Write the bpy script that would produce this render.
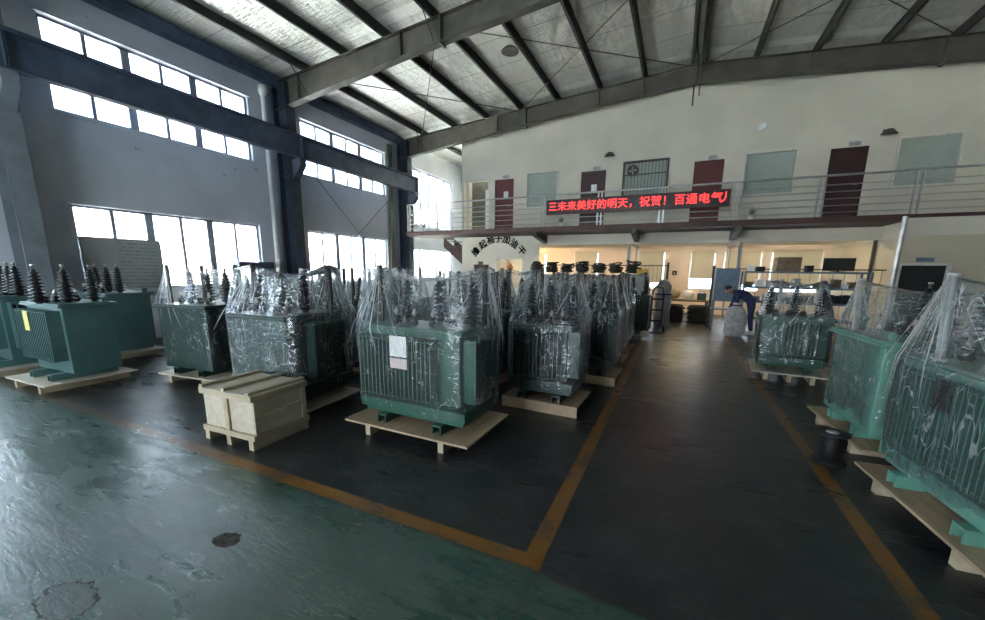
import bpy, math, random
from math import sin, cos, pi, radians
from mathutils import Vector, Matrix, noise

# ---------------------------------------------------------------- clear
for o in list(bpy.data.objects):
    bpy.data.objects.remove(o)
S = bpy.context.scene
COL = S.collection

# ---------------------------------------------------------------- camera
def cam_axes(yaw, pitch, roll):
    f = Vector((sin(yaw) * cos(pitch), cos(yaw) * cos(pitch), sin(pitch)))
    r = Vector((cos(yaw), -sin(yaw), 0))
    u = r.cross(f)
    return cos(roll) * r + sin(roll) * u, -sin(roll) * r + cos(roll) * u, f
cd = bpy.data.cameras.new('camera')
cam = bpy.data.objects.new('camera', cd)
COL.objects.link(cam)
r_, u_, f_ = cam_axes(-0.43469, -0.19086, 0.01299)
cam.matrix_world = Matrix(((r_.x, u_.x, -f_.x, 0), (r_.y, u_.y, -f_.y, 0), (r_.z, u_.z, -f_.z, 1.65), (0, 0, 0, 1)))
cd.sensor_fit = 'HORIZONTAL'
cd.sensor_width = 36
cd.lens = 388.6 / 985 * 36
cd.shift_y = 35.4 / 985
cd.clip_start = 0.05
cd.clip_end = 300
S.camera = cam

# ---------------------------------------------------------------- world, exposure
W = bpy.data.worlds.new('overcast_sky')
S.world = W
W.use_nodes = True
bg = W.node_tree.nodes['Background']
bg.inputs['Color'].default_value = (0.80, 0.90, 1.0, 1)
bg.inputs['Strength'].default_value = 9.0
sd = bpy.data.lights.new('sun', 'SUN')
sd.energy = 175.0
sd.angle = radians(2)
sd.color = (1.0, 0.92, 0.80)
sun = bpy.data.objects.new('sun', sd)
COL.objects.link(sun)
sun.rotation_euler = Vector((0.12, -0.62, 0.78)).to_track_quat('Z', 'Y').to_euler()
S.view_settings.view_transform = 'Standard'
S.view_settings.look = 'None'
S.view_settings.gamma = 1
S.view_settings.exposure = 1.05
cy = S.cycles
cy.use_denoising = True
cy.max_bounces = 10
cy.diffuse_bounces = 5
cy.glossy_bounces = 4
cy.transmission_bounces = 6
cy.transparent_max_bounces = 32
cy.caustics_reflective = False
cy.caustics_refractive = False
cy.sample_clamp_indirect = 60

def portal(name, loc, rot, sx, sy):
    l = bpy.data.lights.new(name, 'AREA')
    l.shape = 'RECTANGLE'
    l.size, l.size_y = sx, sy
    l.cycles.is_portal = True
    o = bpy.data.objects.new(name, l)
    COL.objects.link(o)
    o.location, o.rotation_euler = loc, rot
    return o

# window layout of the left wall: (y0, y1, z0, z1)
XL = -10.9
BAYS = (-8.0, -2.5, 3.0, 8.5)
LEFTWIN = []
for b in BAYS:
    LEFTWIN.append((b + 0.75, b + 4.62, 4.52, 6.14))
    LEFTWIN.append((b + 0.75, b + 4.62, 1.15, 2.83))
LEFTWIN.append((14.95, 18.3, 3.6, 6.03))
LEFTWIN.append((14.75, 18.3, 1.2, 2.6))
for (a, b, c, d) in LEFTWIN:
    portal('daylight_portal', (XL - 0.2, (a + b) / 2, (c + d) / 2), (0, radians(-90), 0), d - c, b - a)
# rear gate behind the camera
portal('daylight_portal', (-4.0, -8.1, 2.0), (radians(90), 0, 0), 5.0, 4.0)

# ---------------------------------------------------------------- materials
def newmat(name):
    m = bpy.data.materials.new(name)
    m.use_nodes = True
    nt = m.node_tree
    return m, nt, nt.nodes['Principled BSDF']

def N(nt, t, **kw):
    n = nt.nodes.new(t)
    for k, v in kw.items():
        if k in n.inputs:
            n.inputs[k].default_value = v
        else:
            setattr(n, k, v)
    return n

def mth(nt, op, a, b=None, c=None, clamp=False):
    n = nt.nodes.new('ShaderNodeMath')
    n.operation = op
    n.use_clamp = clamp
    for i, v in enumerate((a, b, c)):
        if v is None:
            continue
        if isinstance(v, (int, float)):
            n.inputs[i].default_value = v
        else:
            nt.links.new(v, n.inputs[i])
    return n.outputs[0]

def mapr(nt, v, a, b, c=0.0, d=1.0):
    n = nt.nodes.new('ShaderNodeMapRange')
    n.interpolation_type = 'SMOOTHSTEP'
    nt.links.new(v, n.inputs[0])
    for i, x in enumerate((a, b, c, d)):
        n.inputs[i + 1].default_value = x
    return n.outputs[0]

def mixc(nt, fac, a, b):
    n = nt.nodes.new('ShaderNodeMix')
    n.data_type = 'RGBA'
    if isinstance(fac, (int, float)):
        n.inputs[0].default_value = fac
    else:
        nt.links.new(fac, n.inputs[0])
    for i, v in ((6, a), (7, b)):
        if isinstance(v, (tuple, list)):
            n.inputs[i].default_value = (*v[:3], 1)
        else:
            nt.links.new(v, n.inputs[i])
    return n.outputs[2]

def coords(nt, scale=(1, 1, 1), rot=(0, 0, 0)):
    tc = nt.nodes.new('ShaderNodeTexCoord')
    mp = nt.nodes.new('ShaderNodeMapping')
    mp.inputs['Scale'].default_value = scale
    mp.inputs['Rotation'].default_value = rot
    nt.links.new(tc.outputs['Object'], mp.inputs[0])
    return mp.outputs[0]

def noise_n(nt, vec, scale, detail=4, rough=0.55, dist=0.0):
    n = N(nt, 'ShaderNodeTexNoise', Scale=scale, Detail=detail, Roughness=rough, Distortion=dist)
    nt.links.new(vec, n.inputs['Vector'])
    return n.outputs['Fac']

def bump(nt, bs, h, strength, dist=0.01):
    b = N(nt, 'ShaderNodeBump', Strength=strength, Distance=dist)
    nt.links.new(h, b.inputs['Height'])
    nt.links.new(b.outputs[0], bs.inputs['Normal'])

def mat(name, col, rough=0.5, metal=0.0, var=0.12, scale=6.0, bmp=0.0, stretch=(1, 1, 1), spec=None, dark=None):
    m, nt, bs = newmat(name)
    v = coords(nt, stretch)
    f = noise_n(nt, v, scale)
    d = dark or tuple(c * (1 - 2 * var) for c in col)
    l = tuple(min(1, c * (1 + var)) for c in col)
    nt.links.new(mixc(nt, mapr(nt, f, 0.3, 0.7), d, l), bs.inputs['Base Color'])
    bs.inputs['Roughness'].default_value = rough
    bs.inputs['Metallic'].default_value = metal
    if spec is not None:
        bs.inputs['Specular IOR Level'].default_value = spec
    if bmp:
        bump(nt, bs, noise_n(nt, v, scale * 4), bmp)
    return m

def emit(name, col, s):
    m, nt, bs = newmat(name)
    bs.inputs['Base Color'].default_value = (*col, 1)
    bs.inputs['Emission Color'].default_value = (*col, 1)
    bs.inputs['Emission Strength'].default_value = s
    return m

M = {}
M['wall'] = mat('painted_wall', (0.52, 0.55, 0.60), 0.8, var=0.06, scale=0.8, bmp=0.05)
def chip_wall():
    m = M['wall']
    nt = m.node_tree
    bs = nt.nodes['Principled BSDF']
    old = bs.inputs['Base Color'].links[0].from_socket
    k = mth(nt, 'MULTIPLY', mapr(nt, noise_n(nt, coords(nt, (1, 1, 2)), 3.2, 4, 0.6), 0.665, 0.69), mapr(nt, noise_n(nt, coords(nt), 0.9, 2), 0.5, 0.56))
    nt.links.new(mixc(nt, mth(nt, 'MULTIPLY', k, 0.75), old, (0.10, 0.10, 0.11)), bs.inputs['Base Color'])
chip_wall()
M['office_wall'] = mat('office_wall_paint', (0.60, 0.56, 0.47), 0.75, var=0.05, scale=0.7, bmp=0.04)
M['beige'] = mat('beige_wall_paint', (0.52, 0.46, 0.34), 0.75, var=0.05, scale=0.8)
M['room_wall'] = mat('workshop_wall_paint', (0.80, 0.66, 0.55), 0.8, var=0.04, scale=0.8)
M['room_ceiling'] = mat('workshop_ceiling_paint', (0.82, 0.76, 0.62), 0.8, var=0.03)
M['blue_steel'] = mat('dark_blue_steel', (0.060, 0.085, 0.135), 0.55, 0.0, var=0.15, scale=3)
M['column_blue'] = mat('navy_column_paint', (0.030, 0.042, 0.065), 0.5, var=0.12, scale=3)
M['column_grey'] = mat('veiled_column_paint', (0.19, 0.21, 0.24), 0.6, var=0.1, scale=3)  # column blue greyed: the veil of window glare is put into the colour
M['grey_steel'] = mat('grey_primer_steel', (0.075, 0.069, 0.056), 0.6, 0.0, var=0.15, scale=2.5)
M['purlin'] = mat('purlin_steel', (0.055, 0.052, 0.046), 0.55, 0.0, var=0.2, scale=3)
M['rail'] = mat('brushed_rail_steel', (0.45, 0.45, 0.44), 0.35, 0.8, var=0.08)
M['maroon'] = mat('maroon_painted_steel', (0.060, 0.022, 0.018), 0.6, var=0.15, scale=3)
M['door_red'] = mat('dark_red_door', (0.10, 0.013, 0.015), 0.5, var=0.1, scale=3)
M['door_dark'] = mat('dark_brown_door', (0.040, 0.010, 0.011), 0.5, var=0.1, scale=3)
M['black_door'] = mat('black_door', (0.015, 0.014, 0.014), 0.5)
M['frame'] = mat('window_frame_aluminium', (0.25, 0.28, 0.33), 0.45, 0.3, var=0.06)
M['white_frame'] = mat('cream_window_frame', (0.62, 0.60, 0.52), 0.5, var=0.06)
M['shade_glass'] = mat('frosted_office_glass', (0.36, 0.40, 0.36), 0.25, var=0.05, scale=1.5)
M['olive'] = mat('olive_recess_paint', (0.12, 0.115, 0.085), 0.7)
M['blind'] = None
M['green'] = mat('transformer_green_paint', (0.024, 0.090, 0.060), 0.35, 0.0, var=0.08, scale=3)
M['green_dark'] = mat('darkened_green_paint', (0.016, 0.044, 0.035), 0.38, 0.0, var=0.1, scale=3)  # tank green darkened to stand for backlit shade; the tool box reuses it
M['green_lit'] = mat('lit_green_paint', (0.115, 0.28, 0.215), 0.38, 0.0, var=0.07, scale=3)  # tank green lightened: window light and whitish film put into the colour
M['green_hazed'] = mat('hazed_green_paint', (0.07, 0.145, 0.14), 0.38, 0.0, var=0.07, scale=3)  # tank green with the bluish window flare put into the colour
M['porcelain'] = mat('black_brown_porcelain', (0.008, 0.008, 0.011), 0.35, 0.0, var=0.1, spec=0.35)
M['grey_porcelain'] = mat('grey_porcelain', (0.35, 0.34, 0.33), 0.3)
M['brass'] = mat('tinned_terminal', (0.55, 0.53, 0.48), 0.3, 0.9, var=0.08)
M['post_dark'] = mat('dark_timber', (0.045, 0.038, 0.032), 0.7, var=0.2, scale=8, stretch=(1, 1, 0.2))
M['post_grey'] = mat('grey_cardboard_tube', (0.42, 0.43, 0.42), 0.6, var=0.08)
M['paper'] = mat('white_paper', (0.72, 0.72, 0.70), 0.7, var=0.03)
M['yellow_paper'] = mat('yellow_label', (0.75, 0.62, 0.18), 0.6, var=0.03)
M['pink_paper'] = mat('pale_pink_label', (0.66, 0.52, 0.52), 0.6, var=0.03)
M['ink'] = mat('matt_black_lettering', (0.008, 0.009, 0.010), 0.9, spec=0.1)
M['black'] = mat('black_plastic', (0.006, 0.006, 0.007), 0.7, var=0.1)
M['white_plastic'] = mat('white_plastic', (0.72, 0.73, 0.72), 0.45, var=0.04)
M['blue_cloth'] = mat('navy_work_cloth', (0.022, 0.035, 0.095), 0.85, var=0.2, scale=20)
M['grey_cloth'] = mat('grey_sack_cloth', (0.45, 0.44, 0.43), 0.7, var=0.15, scale=12, bmp=0.3)
M['skin'] = mat('skin', (0.45, 0.26, 0.19), 0.55, var=0.06)
M['hair'] = mat('black_hair', (0.012, 0.010, 0.010), 0.6)
M['shoe'] = mat('white_shoe', (0.7, 0.7, 0.68), 0.6)
M['rack_blue'] = mat('blue_grey_rack_steel', (0.13, 0.19, 0.25), 0.45, 0.1, var=0.12, scale=4)
M['rack_grey'] = mat('grey_rack_steel', (0.32, 0.34, 0.36), 0.5, 0.1, var=0.1, scale=4)
M['cable'] = mat('dark_cable_sheath', (0.030, 0.026, 0.020), 0.5, var=0.3, scale=14)
M['copper'] = mat('copper_wire', (0.35, 0.16, 0.08), 0.4, 0.6, var=0.2, scale=10)
M['cardboard'] = mat('brown_cardboard', (0.16, 0.11, 0.07), 0.8, var=0.12, scale=5)
M['yellow'] = mat('yellow_paint', (0.62, 0.36, 0.05), 0.5)
M['gold'] = mat('gold_ornament', (0.75, 0.30, 0.03), 0.45)
M['ext'] = mat('outside_pale_render', (0.78, 0.66, 0.62), 0.9, var=0.05, scale=0.6)
M['ext_roof'] = mat('outside_roof_sheet', (0.42, 0.42, 0.45), 0.8, var=0.05, scale=0.6)
M['ext_ground'] = mat('outside_concrete', (0.62, 0.62, 0.60), 0.9, var=0.05, scale=0.6)

def wood(name, c1, c2, axis=0, rough=0.65):
    m, nt, bs = newmat(name)
    sc = [9, 9, 9]
    sc[axis] = 0.7
    v = coords(nt, sc)
    f = noise_n(nt, v, 2.2, 6, 0.6, 0.6)
    f2 = noise_n(nt, coords(nt), 1.3, 3)
    c = mixc(nt, mapr(nt, f, 0.35, 0.65), c1, c2)
    c = mixc(nt, mth(nt, 'MULTIPLY', mapr(nt, f2, 0.45, 0.75), 0.35), c, tuple(x * 0.6 for x in c1))
    nt.links.new(c, bs.inputs['Base Color'])
    bs.inputs['Roughness'].default_value = rough
    bump(nt, bs, f, 0.12)
    return m
M['ply'] = wood('plywood', (0.33, 0.23, 0.145), (0.43, 0.31, 0.20), 1)
M['ply_pale'] = wood('pale_plywood', (0.46, 0.40, 0.31), (0.55, 0.49, 0.39), 1)
M['pine'] = wood('pine_batten', (0.38, 0.31, 0.20), (0.47, 0.39, 0.27), 1)
M['pine_x'] = wood('pine_batten_cross', (0.38, 0.31, 0.20), (0.47, 0.39, 0.27), 0)

# floor: worn green and grey coating with painted aisle lines
def floor_mat():
    m, nt, bs = newmat('worn_floor_coating')
    tc = nt.nodes.new('ShaderNodeTexCoord')
    sp = nt.nodes.new('ShaderNodeSeparateXYZ')
    nt.links.new(tc.outputs['Object'], sp.inputs[0])
    X, Y = sp.outputs[0], sp.outputs[1]
    v = tc.outputs['Object']
    big = noise_n(nt, v, 0.55, 4)
    mid = noise_n(nt, v, 3.0, 6, 0.65)
    fine = noise_n(nt, v, 22.0, 5, 0.7)
    st = noise_n(nt, coords(nt, (1.2, 5.5, 1), (0, 0, 0.35)), 1.6, 6, 0.65, 0.5)
    # green in front of the line, left of the aisle; grey elsewhere
    yy = mth(nt, 'ADD', Y, mth(nt, 'MULTIPLY', mth(nt, 'SUBTRACT', mid, 0.5), 0.12))
    g = mapr(nt, yy, 1.86, 1.80)
    xe = mth(nt, 'ADD', yy, mth(nt, 'MULTIPLY', mth(nt, 'ADD', X, 0.55), 0.10))
    ge = mapr(nt, xe, 1.84, 1.80)
    left = mapr(nt, X, -0.5, -0.6)
    g = mth(nt, 'MAXIMUM', mth(nt, 'MULTIPLY', g, left), mth(nt, 'MULTIPLY', ge, mth(nt, 'SUBTRACT', 1.0, left)))
    grey = mixc(nt, mapr(nt, mid, 0.3, 0.7), (0.016, 0.018, 0.019), (0.034, 0.036, 0.036))
    grey = mixc(nt, mapr(nt, big, 0.45, 0.7), grey, (0.032, 0.029, 0.026))
    green = mixc(nt, mapr(nt, mid, 0.3, 0.7), (0.014, 0.044, 0.032), (0.026, 0.072, 0.053))
    green = mixc(nt, mapr(nt, st, 0.52, 0.80), green, (0.045, 0.065, 0.056))
    c = mixc(nt, g, grey, green)
    # scratches
    sc1 = noise_n(nt, coords(nt, (1.0, 7.0, 1), (0, 0, 0.5)), 2.4, 3, 0.5, 1.5)
    scm = mth(nt, 'MULTIPLY', mapr(nt, mth(nt, 'ABSOLUTE', mth(nt, 'SUBTRACT', sc1, 0.5)), 0.012, 0.0), mapr(nt, mid, 0.5, 0.62))
    c = mixc(nt, mth(nt, 'MULTIPLY', scm, 0.7), c, (0.012, 0.014, 0.014))
    chips = mapr(nt, fine, 0.68, 0.73)
    c = mixc(nt, mth(nt, 'MULTIPLY', chips, 0.5), c, (0.13, 0.12, 0.11))
    # lines
    def band(val, ctr, half):
        return mapr(nt, mth(nt, 'ABSOLUTE', mth(nt, 'SUBTRACT', val, ctr)), half + 0.006, half - 0.004)
    def gt(val, a):
        return mapr(nt, val, a - 0.01, a + 0.01)
    l1 = mth(nt, 'MULTIPLY', band(Y, 1.89, 0.055), mth(nt, 'SUBTRACT', 1.0, gt(X, -0.55)))
    l2 = mth(nt, 'MULTIPLY', band(X, -0.61, 0.055), gt(Y, 1.84))
    l3 = mth(nt, 'MULTIPLY', band(X, 1.27, 0.055), mth(nt, 'SUBTRACT', 1.0, gt(Y, 13.0)))
    ln = mth(nt, 'MAXIMUM', l1, mth(nt, 'MAXIMUM', l2, l3))
    wear = mth(nt, 'MULTIPLY', mapr(nt, mid, 0.66, 0.50), mapr(nt, fine, 0.75, 0.6))
    fade = mapr(nt, X, -6.5, -2.5, 0.25, 1.0)
    ln = mth(nt, 'MULTIPLY', ln, mth(nt, 'MULTIPLY', mth(nt, 'MAXIMUM', wear, 0.45), fade))
    c = mixc(nt, mth(nt, 'MULTIPLY', ln, 0.9), c, (0.20, 0.085, 0.013))
    # two bare patches with dark rims
    pits = None
    for (px, py, rx, ry, rimf) in ((-2.36, 1.24, 0.085, 0.062, 1.0), (-2.62, 0.62, 0.17, 0.10, 0.3)):
        dx = mth(nt, 'DIVIDE', mth(nt, 'SUBTRACT', X, px), rx)
        dy = mth(nt, 'DIVIDE', mth(nt, 'SUBTRACT', Y, py), ry)
        d = mth(nt, 'SQRT', mth(nt, 'ADD', mth(nt, 'MULTIPLY', dx, dx), mth(nt, 'MULTIPLY', dy, dy)))
        d = mth(nt, 'ADD', d, mth(nt, 'MULTIPLY', mth(nt, 'SUBTRACT', noise_n(nt, v, 16, 5, 0.7), 0.5), 1.3))
        inside = mth(nt, 'MULTIPLY', mapr(nt, d, 1.02, 0.95), rimf)
        rim = mapr(nt, mth(nt, 'ABSOLUTE', mth(nt, 'SUBTRACT', d, 1.0)), 0.10, 0.03)
        p = mth(nt, 'MAXIMUM', inside, rim)
        pits = p if pits is None else mth(nt, 'MAXIMUM', pits, p)
    c = mixc(nt, pits, c, mixc(nt, mapr(nt, fine, 0.4, 0.6), (0.012, 0.011, 0.010), (0.06, 0.05, 0.045)))
    nt.links.new(c, bs.inputs['Base Color'])
    r = mth(nt, 'ADD', mapr(nt, big, 0.35, 0.65, 0.22, 0.32), mapr(nt, st, 0.3, 0.7, -0.04, 0.07))
    r = mth(nt, 'ADD', r, mth(nt, 'MULTIPLY', mth(nt, 'MAXIMUM', chips, pits), 0.3))
    r = mth(nt, 'ADD', r, mth(nt, 'MULTIPLY', mth(nt, 'SUBTRACT', 1.0, g), 0.06))
    nt.links.new(r, bs.inputs['Roughness'])
    nt.links.new(mth(nt, 'MULTIPLY', mth(nt, 'MULTIPLY_ADD', g, 0.5, 0.32), mth(nt, 'SUBTRACT', 1.0, mth(nt, 'MULTIPLY', pits, 0.9))), bs.inputs['Specular IOR Level'])
    h = mth(nt, 'ADD', mth(nt, 'MULTIPLY', st, mth(nt, 'ADD', 0.24, mth(nt, 'MULTIPLY', g, 0.33))), mth(nt, 'ADD', mth(nt, 'MULTIPLY', mid, 0.35), mth(nt, 'MULTIPLY', fine, 0.12)))
    h = mth(nt, 'SUBTRACT', h, mth(nt, 'MULTIPLY', mth(nt, 'MAXIMUM', scm, pits), 0.35))
    bump(nt, bs, h, 0.55, 0.02)
    return m
M['floor'] = floor_mat()

# crinkled reflective roof insulation
def foil_mat():
    m, nt, bs = newmat('reflective_roof_insulation')
    v = coords(nt)
    a = noise_n(nt, coords(nt, (3.0, 1.0, 1)), 2.2, 6, 0.65, 0.6)
    b = noise_n(nt, coords(nt, (1.2, 6.0, 1)), 3.0, 4, 0.6, 0.3)
    big = noise_n(nt, v, 0.5, 3)
    c = mixc(nt, mapr(nt, a, 0.3, 0.7), (0.58, 0.57, 0.52), (0.93, 0.91, 0.85))
    c = mixc(nt, mapr(nt, big, 0.35, 0.7), c, (0.66, 0.64, 0.58))
    # lap joints of the blanket rolls
    sp = nt.nodes.new('ShaderNodeSeparateXYZ')
    nt.links.new(v, sp.inputs[0])
    fr = mth(nt, 'FRACT', mth(nt, 'DIVIDE', mth(nt, 'ADD', sp.outputs[1], mth(nt, 'MULTIPLY', b, 0.06)), 1.2))
    seam = mapr(nt, mth(nt, 'ABSOLUTE', mth(nt, 'SUBTRACT', fr, 0.5)), 0.02, 0.008)
    c = mixc(nt, mth(nt, 'MULTIPLY', seam, 0.55), c, (0.16, 0.15, 0.13))
    # light on the sagging foil beside each rafter, painted as a pale strip
    pale_strip = None
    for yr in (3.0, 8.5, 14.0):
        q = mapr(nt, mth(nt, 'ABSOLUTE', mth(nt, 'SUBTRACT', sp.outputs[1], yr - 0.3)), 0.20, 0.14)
        pale_strip = q if pale_strip is None else mth(nt, 'MAXIMUM', pale_strip, q)
    c = mixc(nt, pale_strip, c, (0.96, 0.94, 0.88))
    nt.links.new(c, bs.inputs['Base Color'])
    bs.inputs['Metallic'].default_value = 0.5
    bs.inputs['Roughness'].default_value = 0.36
    h = mth(nt, 'ADD', mth(nt, 'MULTIPLY', a, 0.6), mth(nt, 'MULTIPLY', b, 0.6))
    bump(nt, bs, h, 1.0, 0.09)
    return m
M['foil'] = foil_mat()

# window glass and stretch film
def glass_mat(name, tint, haze):
    m, nt, bs = newmat(name)
    out = nt.nodes['Material Output']
    t = N(nt, 'ShaderNodeBsdfTransparent', Color=(*tint, 1))
    g = N(nt, 'ShaderNodeBsdfGlossy', Roughness=0.05)
    tl = N(nt, 'ShaderNodeBsdfTranslucent', Color=(0.85, 0.9, 0.95, 1))
    f = N(nt, 'ShaderNodeFresnel', IOR=1.35)
    m1 = nt.nodes.new('ShaderNodeMixShader')
    m2 = nt.nodes.new('ShaderNodeMixShader')
    nt.links.new(f.outputs[0], m1.inputs[0])
    nt.links.new(t.outputs[0], m1.inputs[1])
    nt.links.new(g.outputs[0], m1.inputs[2])
    m2.inputs[0].default_value = haze
    nt.links.new(m1.outputs[0], m2.inputs[1])
    nt.links.new(tl.outputs[0], m2.inputs[2])
    nt.links.new(m2.outputs[0], out.inputs['Surface'])
    return m
M['glass'] = glass_mat('dusty_window_glass', (0.80, 0.86, 0.90), 0.12)

def blind_mat():
    m, nt, bs = newmat('roller_blind_cloth')
    out = nt.nodes['Material Output']
    d = N(nt, 'ShaderNodeBsdfDiffuse', Color=(0.62, 0.56, 0.44, 1))
    t = N(nt, 'ShaderNodeBsdfTranslucent', Color=(0.55, 0.46, 0.33, 1))
    mx = nt.nodes.new('ShaderNodeMixShader')
    mx.inputs[0].default_value = 0.25
    nt.links.new(d.outputs[0], mx.inputs[1])
    nt.links.new(t.outputs[0], mx.inputs[2])
    nt.links.new(mx.outputs[0], out.inputs['Surface'])
    return m
M['blind'] = blind_mat()

def film_mat(fold=False, crumple=False):
    m, nt, bs = newmat('gathered_film_pleat' if fold else 'crumpled_stretch_film' if crumple else 'clear_stretch_film')
    out = nt.nodes['Material Output']
    oi = nt.nodes.new('ShaderNodeObjectInfo')
    tc = nt.nodes.new('ShaderNodeTexCoord')
    ad = nt.nodes.new('ShaderNodeVectorMath')
    ad.operation = 'ADD'
    nt.links.new(tc.outputs['Object'], ad.inputs[0])
    cmb = nt.nodes.new('ShaderNodeCombineXYZ')
    nt.links.new(mth(nt, 'MULTIPLY', oi.outputs['Random'], 37.0), cmb.inputs[0])
    nt.links.new(cmb.outputs[0], ad.inputs[1])
    def mp(scale, rot=(0, 0, 0)):
        n = nt.nodes.new('ShaderNodeMapping')
        n.inputs['Scale'].default_value = scale
        n.inputs['Rotation'].default_value = rot
        nt.links.new(ad.outputs[0], n.inputs[0])
        return n.outputs[0]
    w1 = noise_n(nt, mp((5, 5, 1.6)), 1.5, 3, 0.5, 0.8)
    big = noise_n(nt, mp((1, 1, 1)), 2.6, 3, 0.5)
    def vor(vec, scale, feature):
        ds = nt.nodes.new('ShaderNodeVectorMath')
        ds.operation = 'MULTIPLY_ADD'
        nz = N(nt, 'ShaderNodeTexNoise', Scale=3.0, Detail=2.0)
        nt.links.new(vec, nz.inputs['Vector'])
        nt.links.new(nz.outputs['Color'], ds.inputs[0])
        ds.inputs[1].default_value = (0.5, 0.5, 0.5)
        nt.links.new(vec, ds.inputs[2])
        v = nt.nodes.new('ShaderNodeTexVoronoi')
        v.feature = feature
        v.inputs['Scale'].default_value = scale
        nt.links.new(ds.outputs[0], v.inputs['Vector'])
        return v.outputs['Distance']
    e1 = mapr(nt, vor(mp((1.6, 1.6, 0.55), (0.25, 0.2, 0)), 6.0, 'DISTANCE_TO_EDGE'), 0.030, 0.004)
    e2 = mapr(nt, vor(mp((1.0, 1.0, 2.6), (0.5, 0.4, 0)), 7.0, 'DISTANCE_TO_EDGE'), 0.026, 0.003)
    g1 = mapr(nt, big, 0.46, 0.62)
    g2 = mapr(nt, noise_n(nt, mp((1, 1, 1), (0, 0, 1.1)), 4.2, 2), 0.52, 0.64)
    lines = mth(nt, 'MAXIMUM', mth(nt, 'MULTIPLY', e1, g1), mth(nt, 'MULTIPLY', e2, g2))
    w2 = mth(nt, 'ADD', vor(mp((1.5, 1.5, 0.7), (0.25, 0.2, 0)), 5.0, 'F1'), mth(nt, 'MULTIPLY', vor(mp((1, 1, 1.7), (0.6, 0.3, 0)), 13.0, 'F1'), 0.5))
    fr = N(nt, 'ShaderNodeFresnel', IOR=1.4)
    bp = N(nt, 'ShaderNodeBump', Strength=0.28, Distance=0.03)
    sz = nt.nodes.new('ShaderNodeSeparateXYZ')
    nt.links.new(tc.outputs['Object'], sz.inputs[0])
    nt.links.new(mapr(nt, sz.outputs[2], 1.0, 1.18, 0.60 if crumple else 0.42, 0.50 if crumple else 0.12), bp.inputs['Strength'])
    nt.links.new(mth(nt, 'ADD', mth(nt, 'MULTIPLY', w1, 0.6), w2), bp.inputs['Height'])
    nt.links.new(bp.outputs[0], fr.inputs['Normal'])
    tr = N(nt, 'ShaderNodeBsdfTransparent', Color=(0.97, 0.985, 0.985, 1))
    gl = N(nt, 'ShaderNodeBsdfGlossy', Roughness=0.10, Color=(0.95, 0.97, 1, 1))
    nt.links.new(bp.outputs[0], gl.inputs['Normal'])
    df = N(nt, 'ShaderNodeBsdfDiffuse', Color=(0.85, 0.88, 0.90, 1))
    tl = N(nt, 'ShaderNodeBsdfTranslucent', Color=(0.85, 0.88, 0.90, 1))
    mt = nt.nodes.new('ShaderNodeMixShader')
    mt.inputs[0].default_value = 0.7
    nt.links.new(df.outputs[0], mt.inputs[1])
    nt.links.new(tl.outputs[0], mt.inputs[2])
    a = nt.nodes.new('ShaderNodeMixShader')
    nt.links.new(mth(nt, 'MULTIPLY', fr.outputs[0], mapr(nt, sz.outputs[2], 1.0, 1.18, 1.9 if crumple else 1.15, 1.3 if crumple else 0.55), clamp=True), a.inputs[0])
    nt.links.new(tr.outputs[0], a.inputs[1])
    nt.links.new(gl.outputs[0], a.inputs[2])
    b = nt.nodes.new('ShaderNodeMixShader')
    if fold:
        b.inputs[0].default_value = 0.6
    else:
        nt.links.new(mth(nt, 'ADD', mth(nt, 'MULTIPLY', lines, 0.6 if crumple else 0.45), 0.10 if crumple else 0.075, clamp=True), b.inputs[0])
    nt.links.new(a.outputs[0], b.inputs[1])
    nt.links.new(mt.outputs[0], b.inputs[2])
    nt.links.new(b.outputs[0], out.inputs['Surface'])
    return m
M['film_fold'] = film_mat(True)
M['film_crumpled'] = film_mat(False, True)
M['film'] = film_mat()

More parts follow.
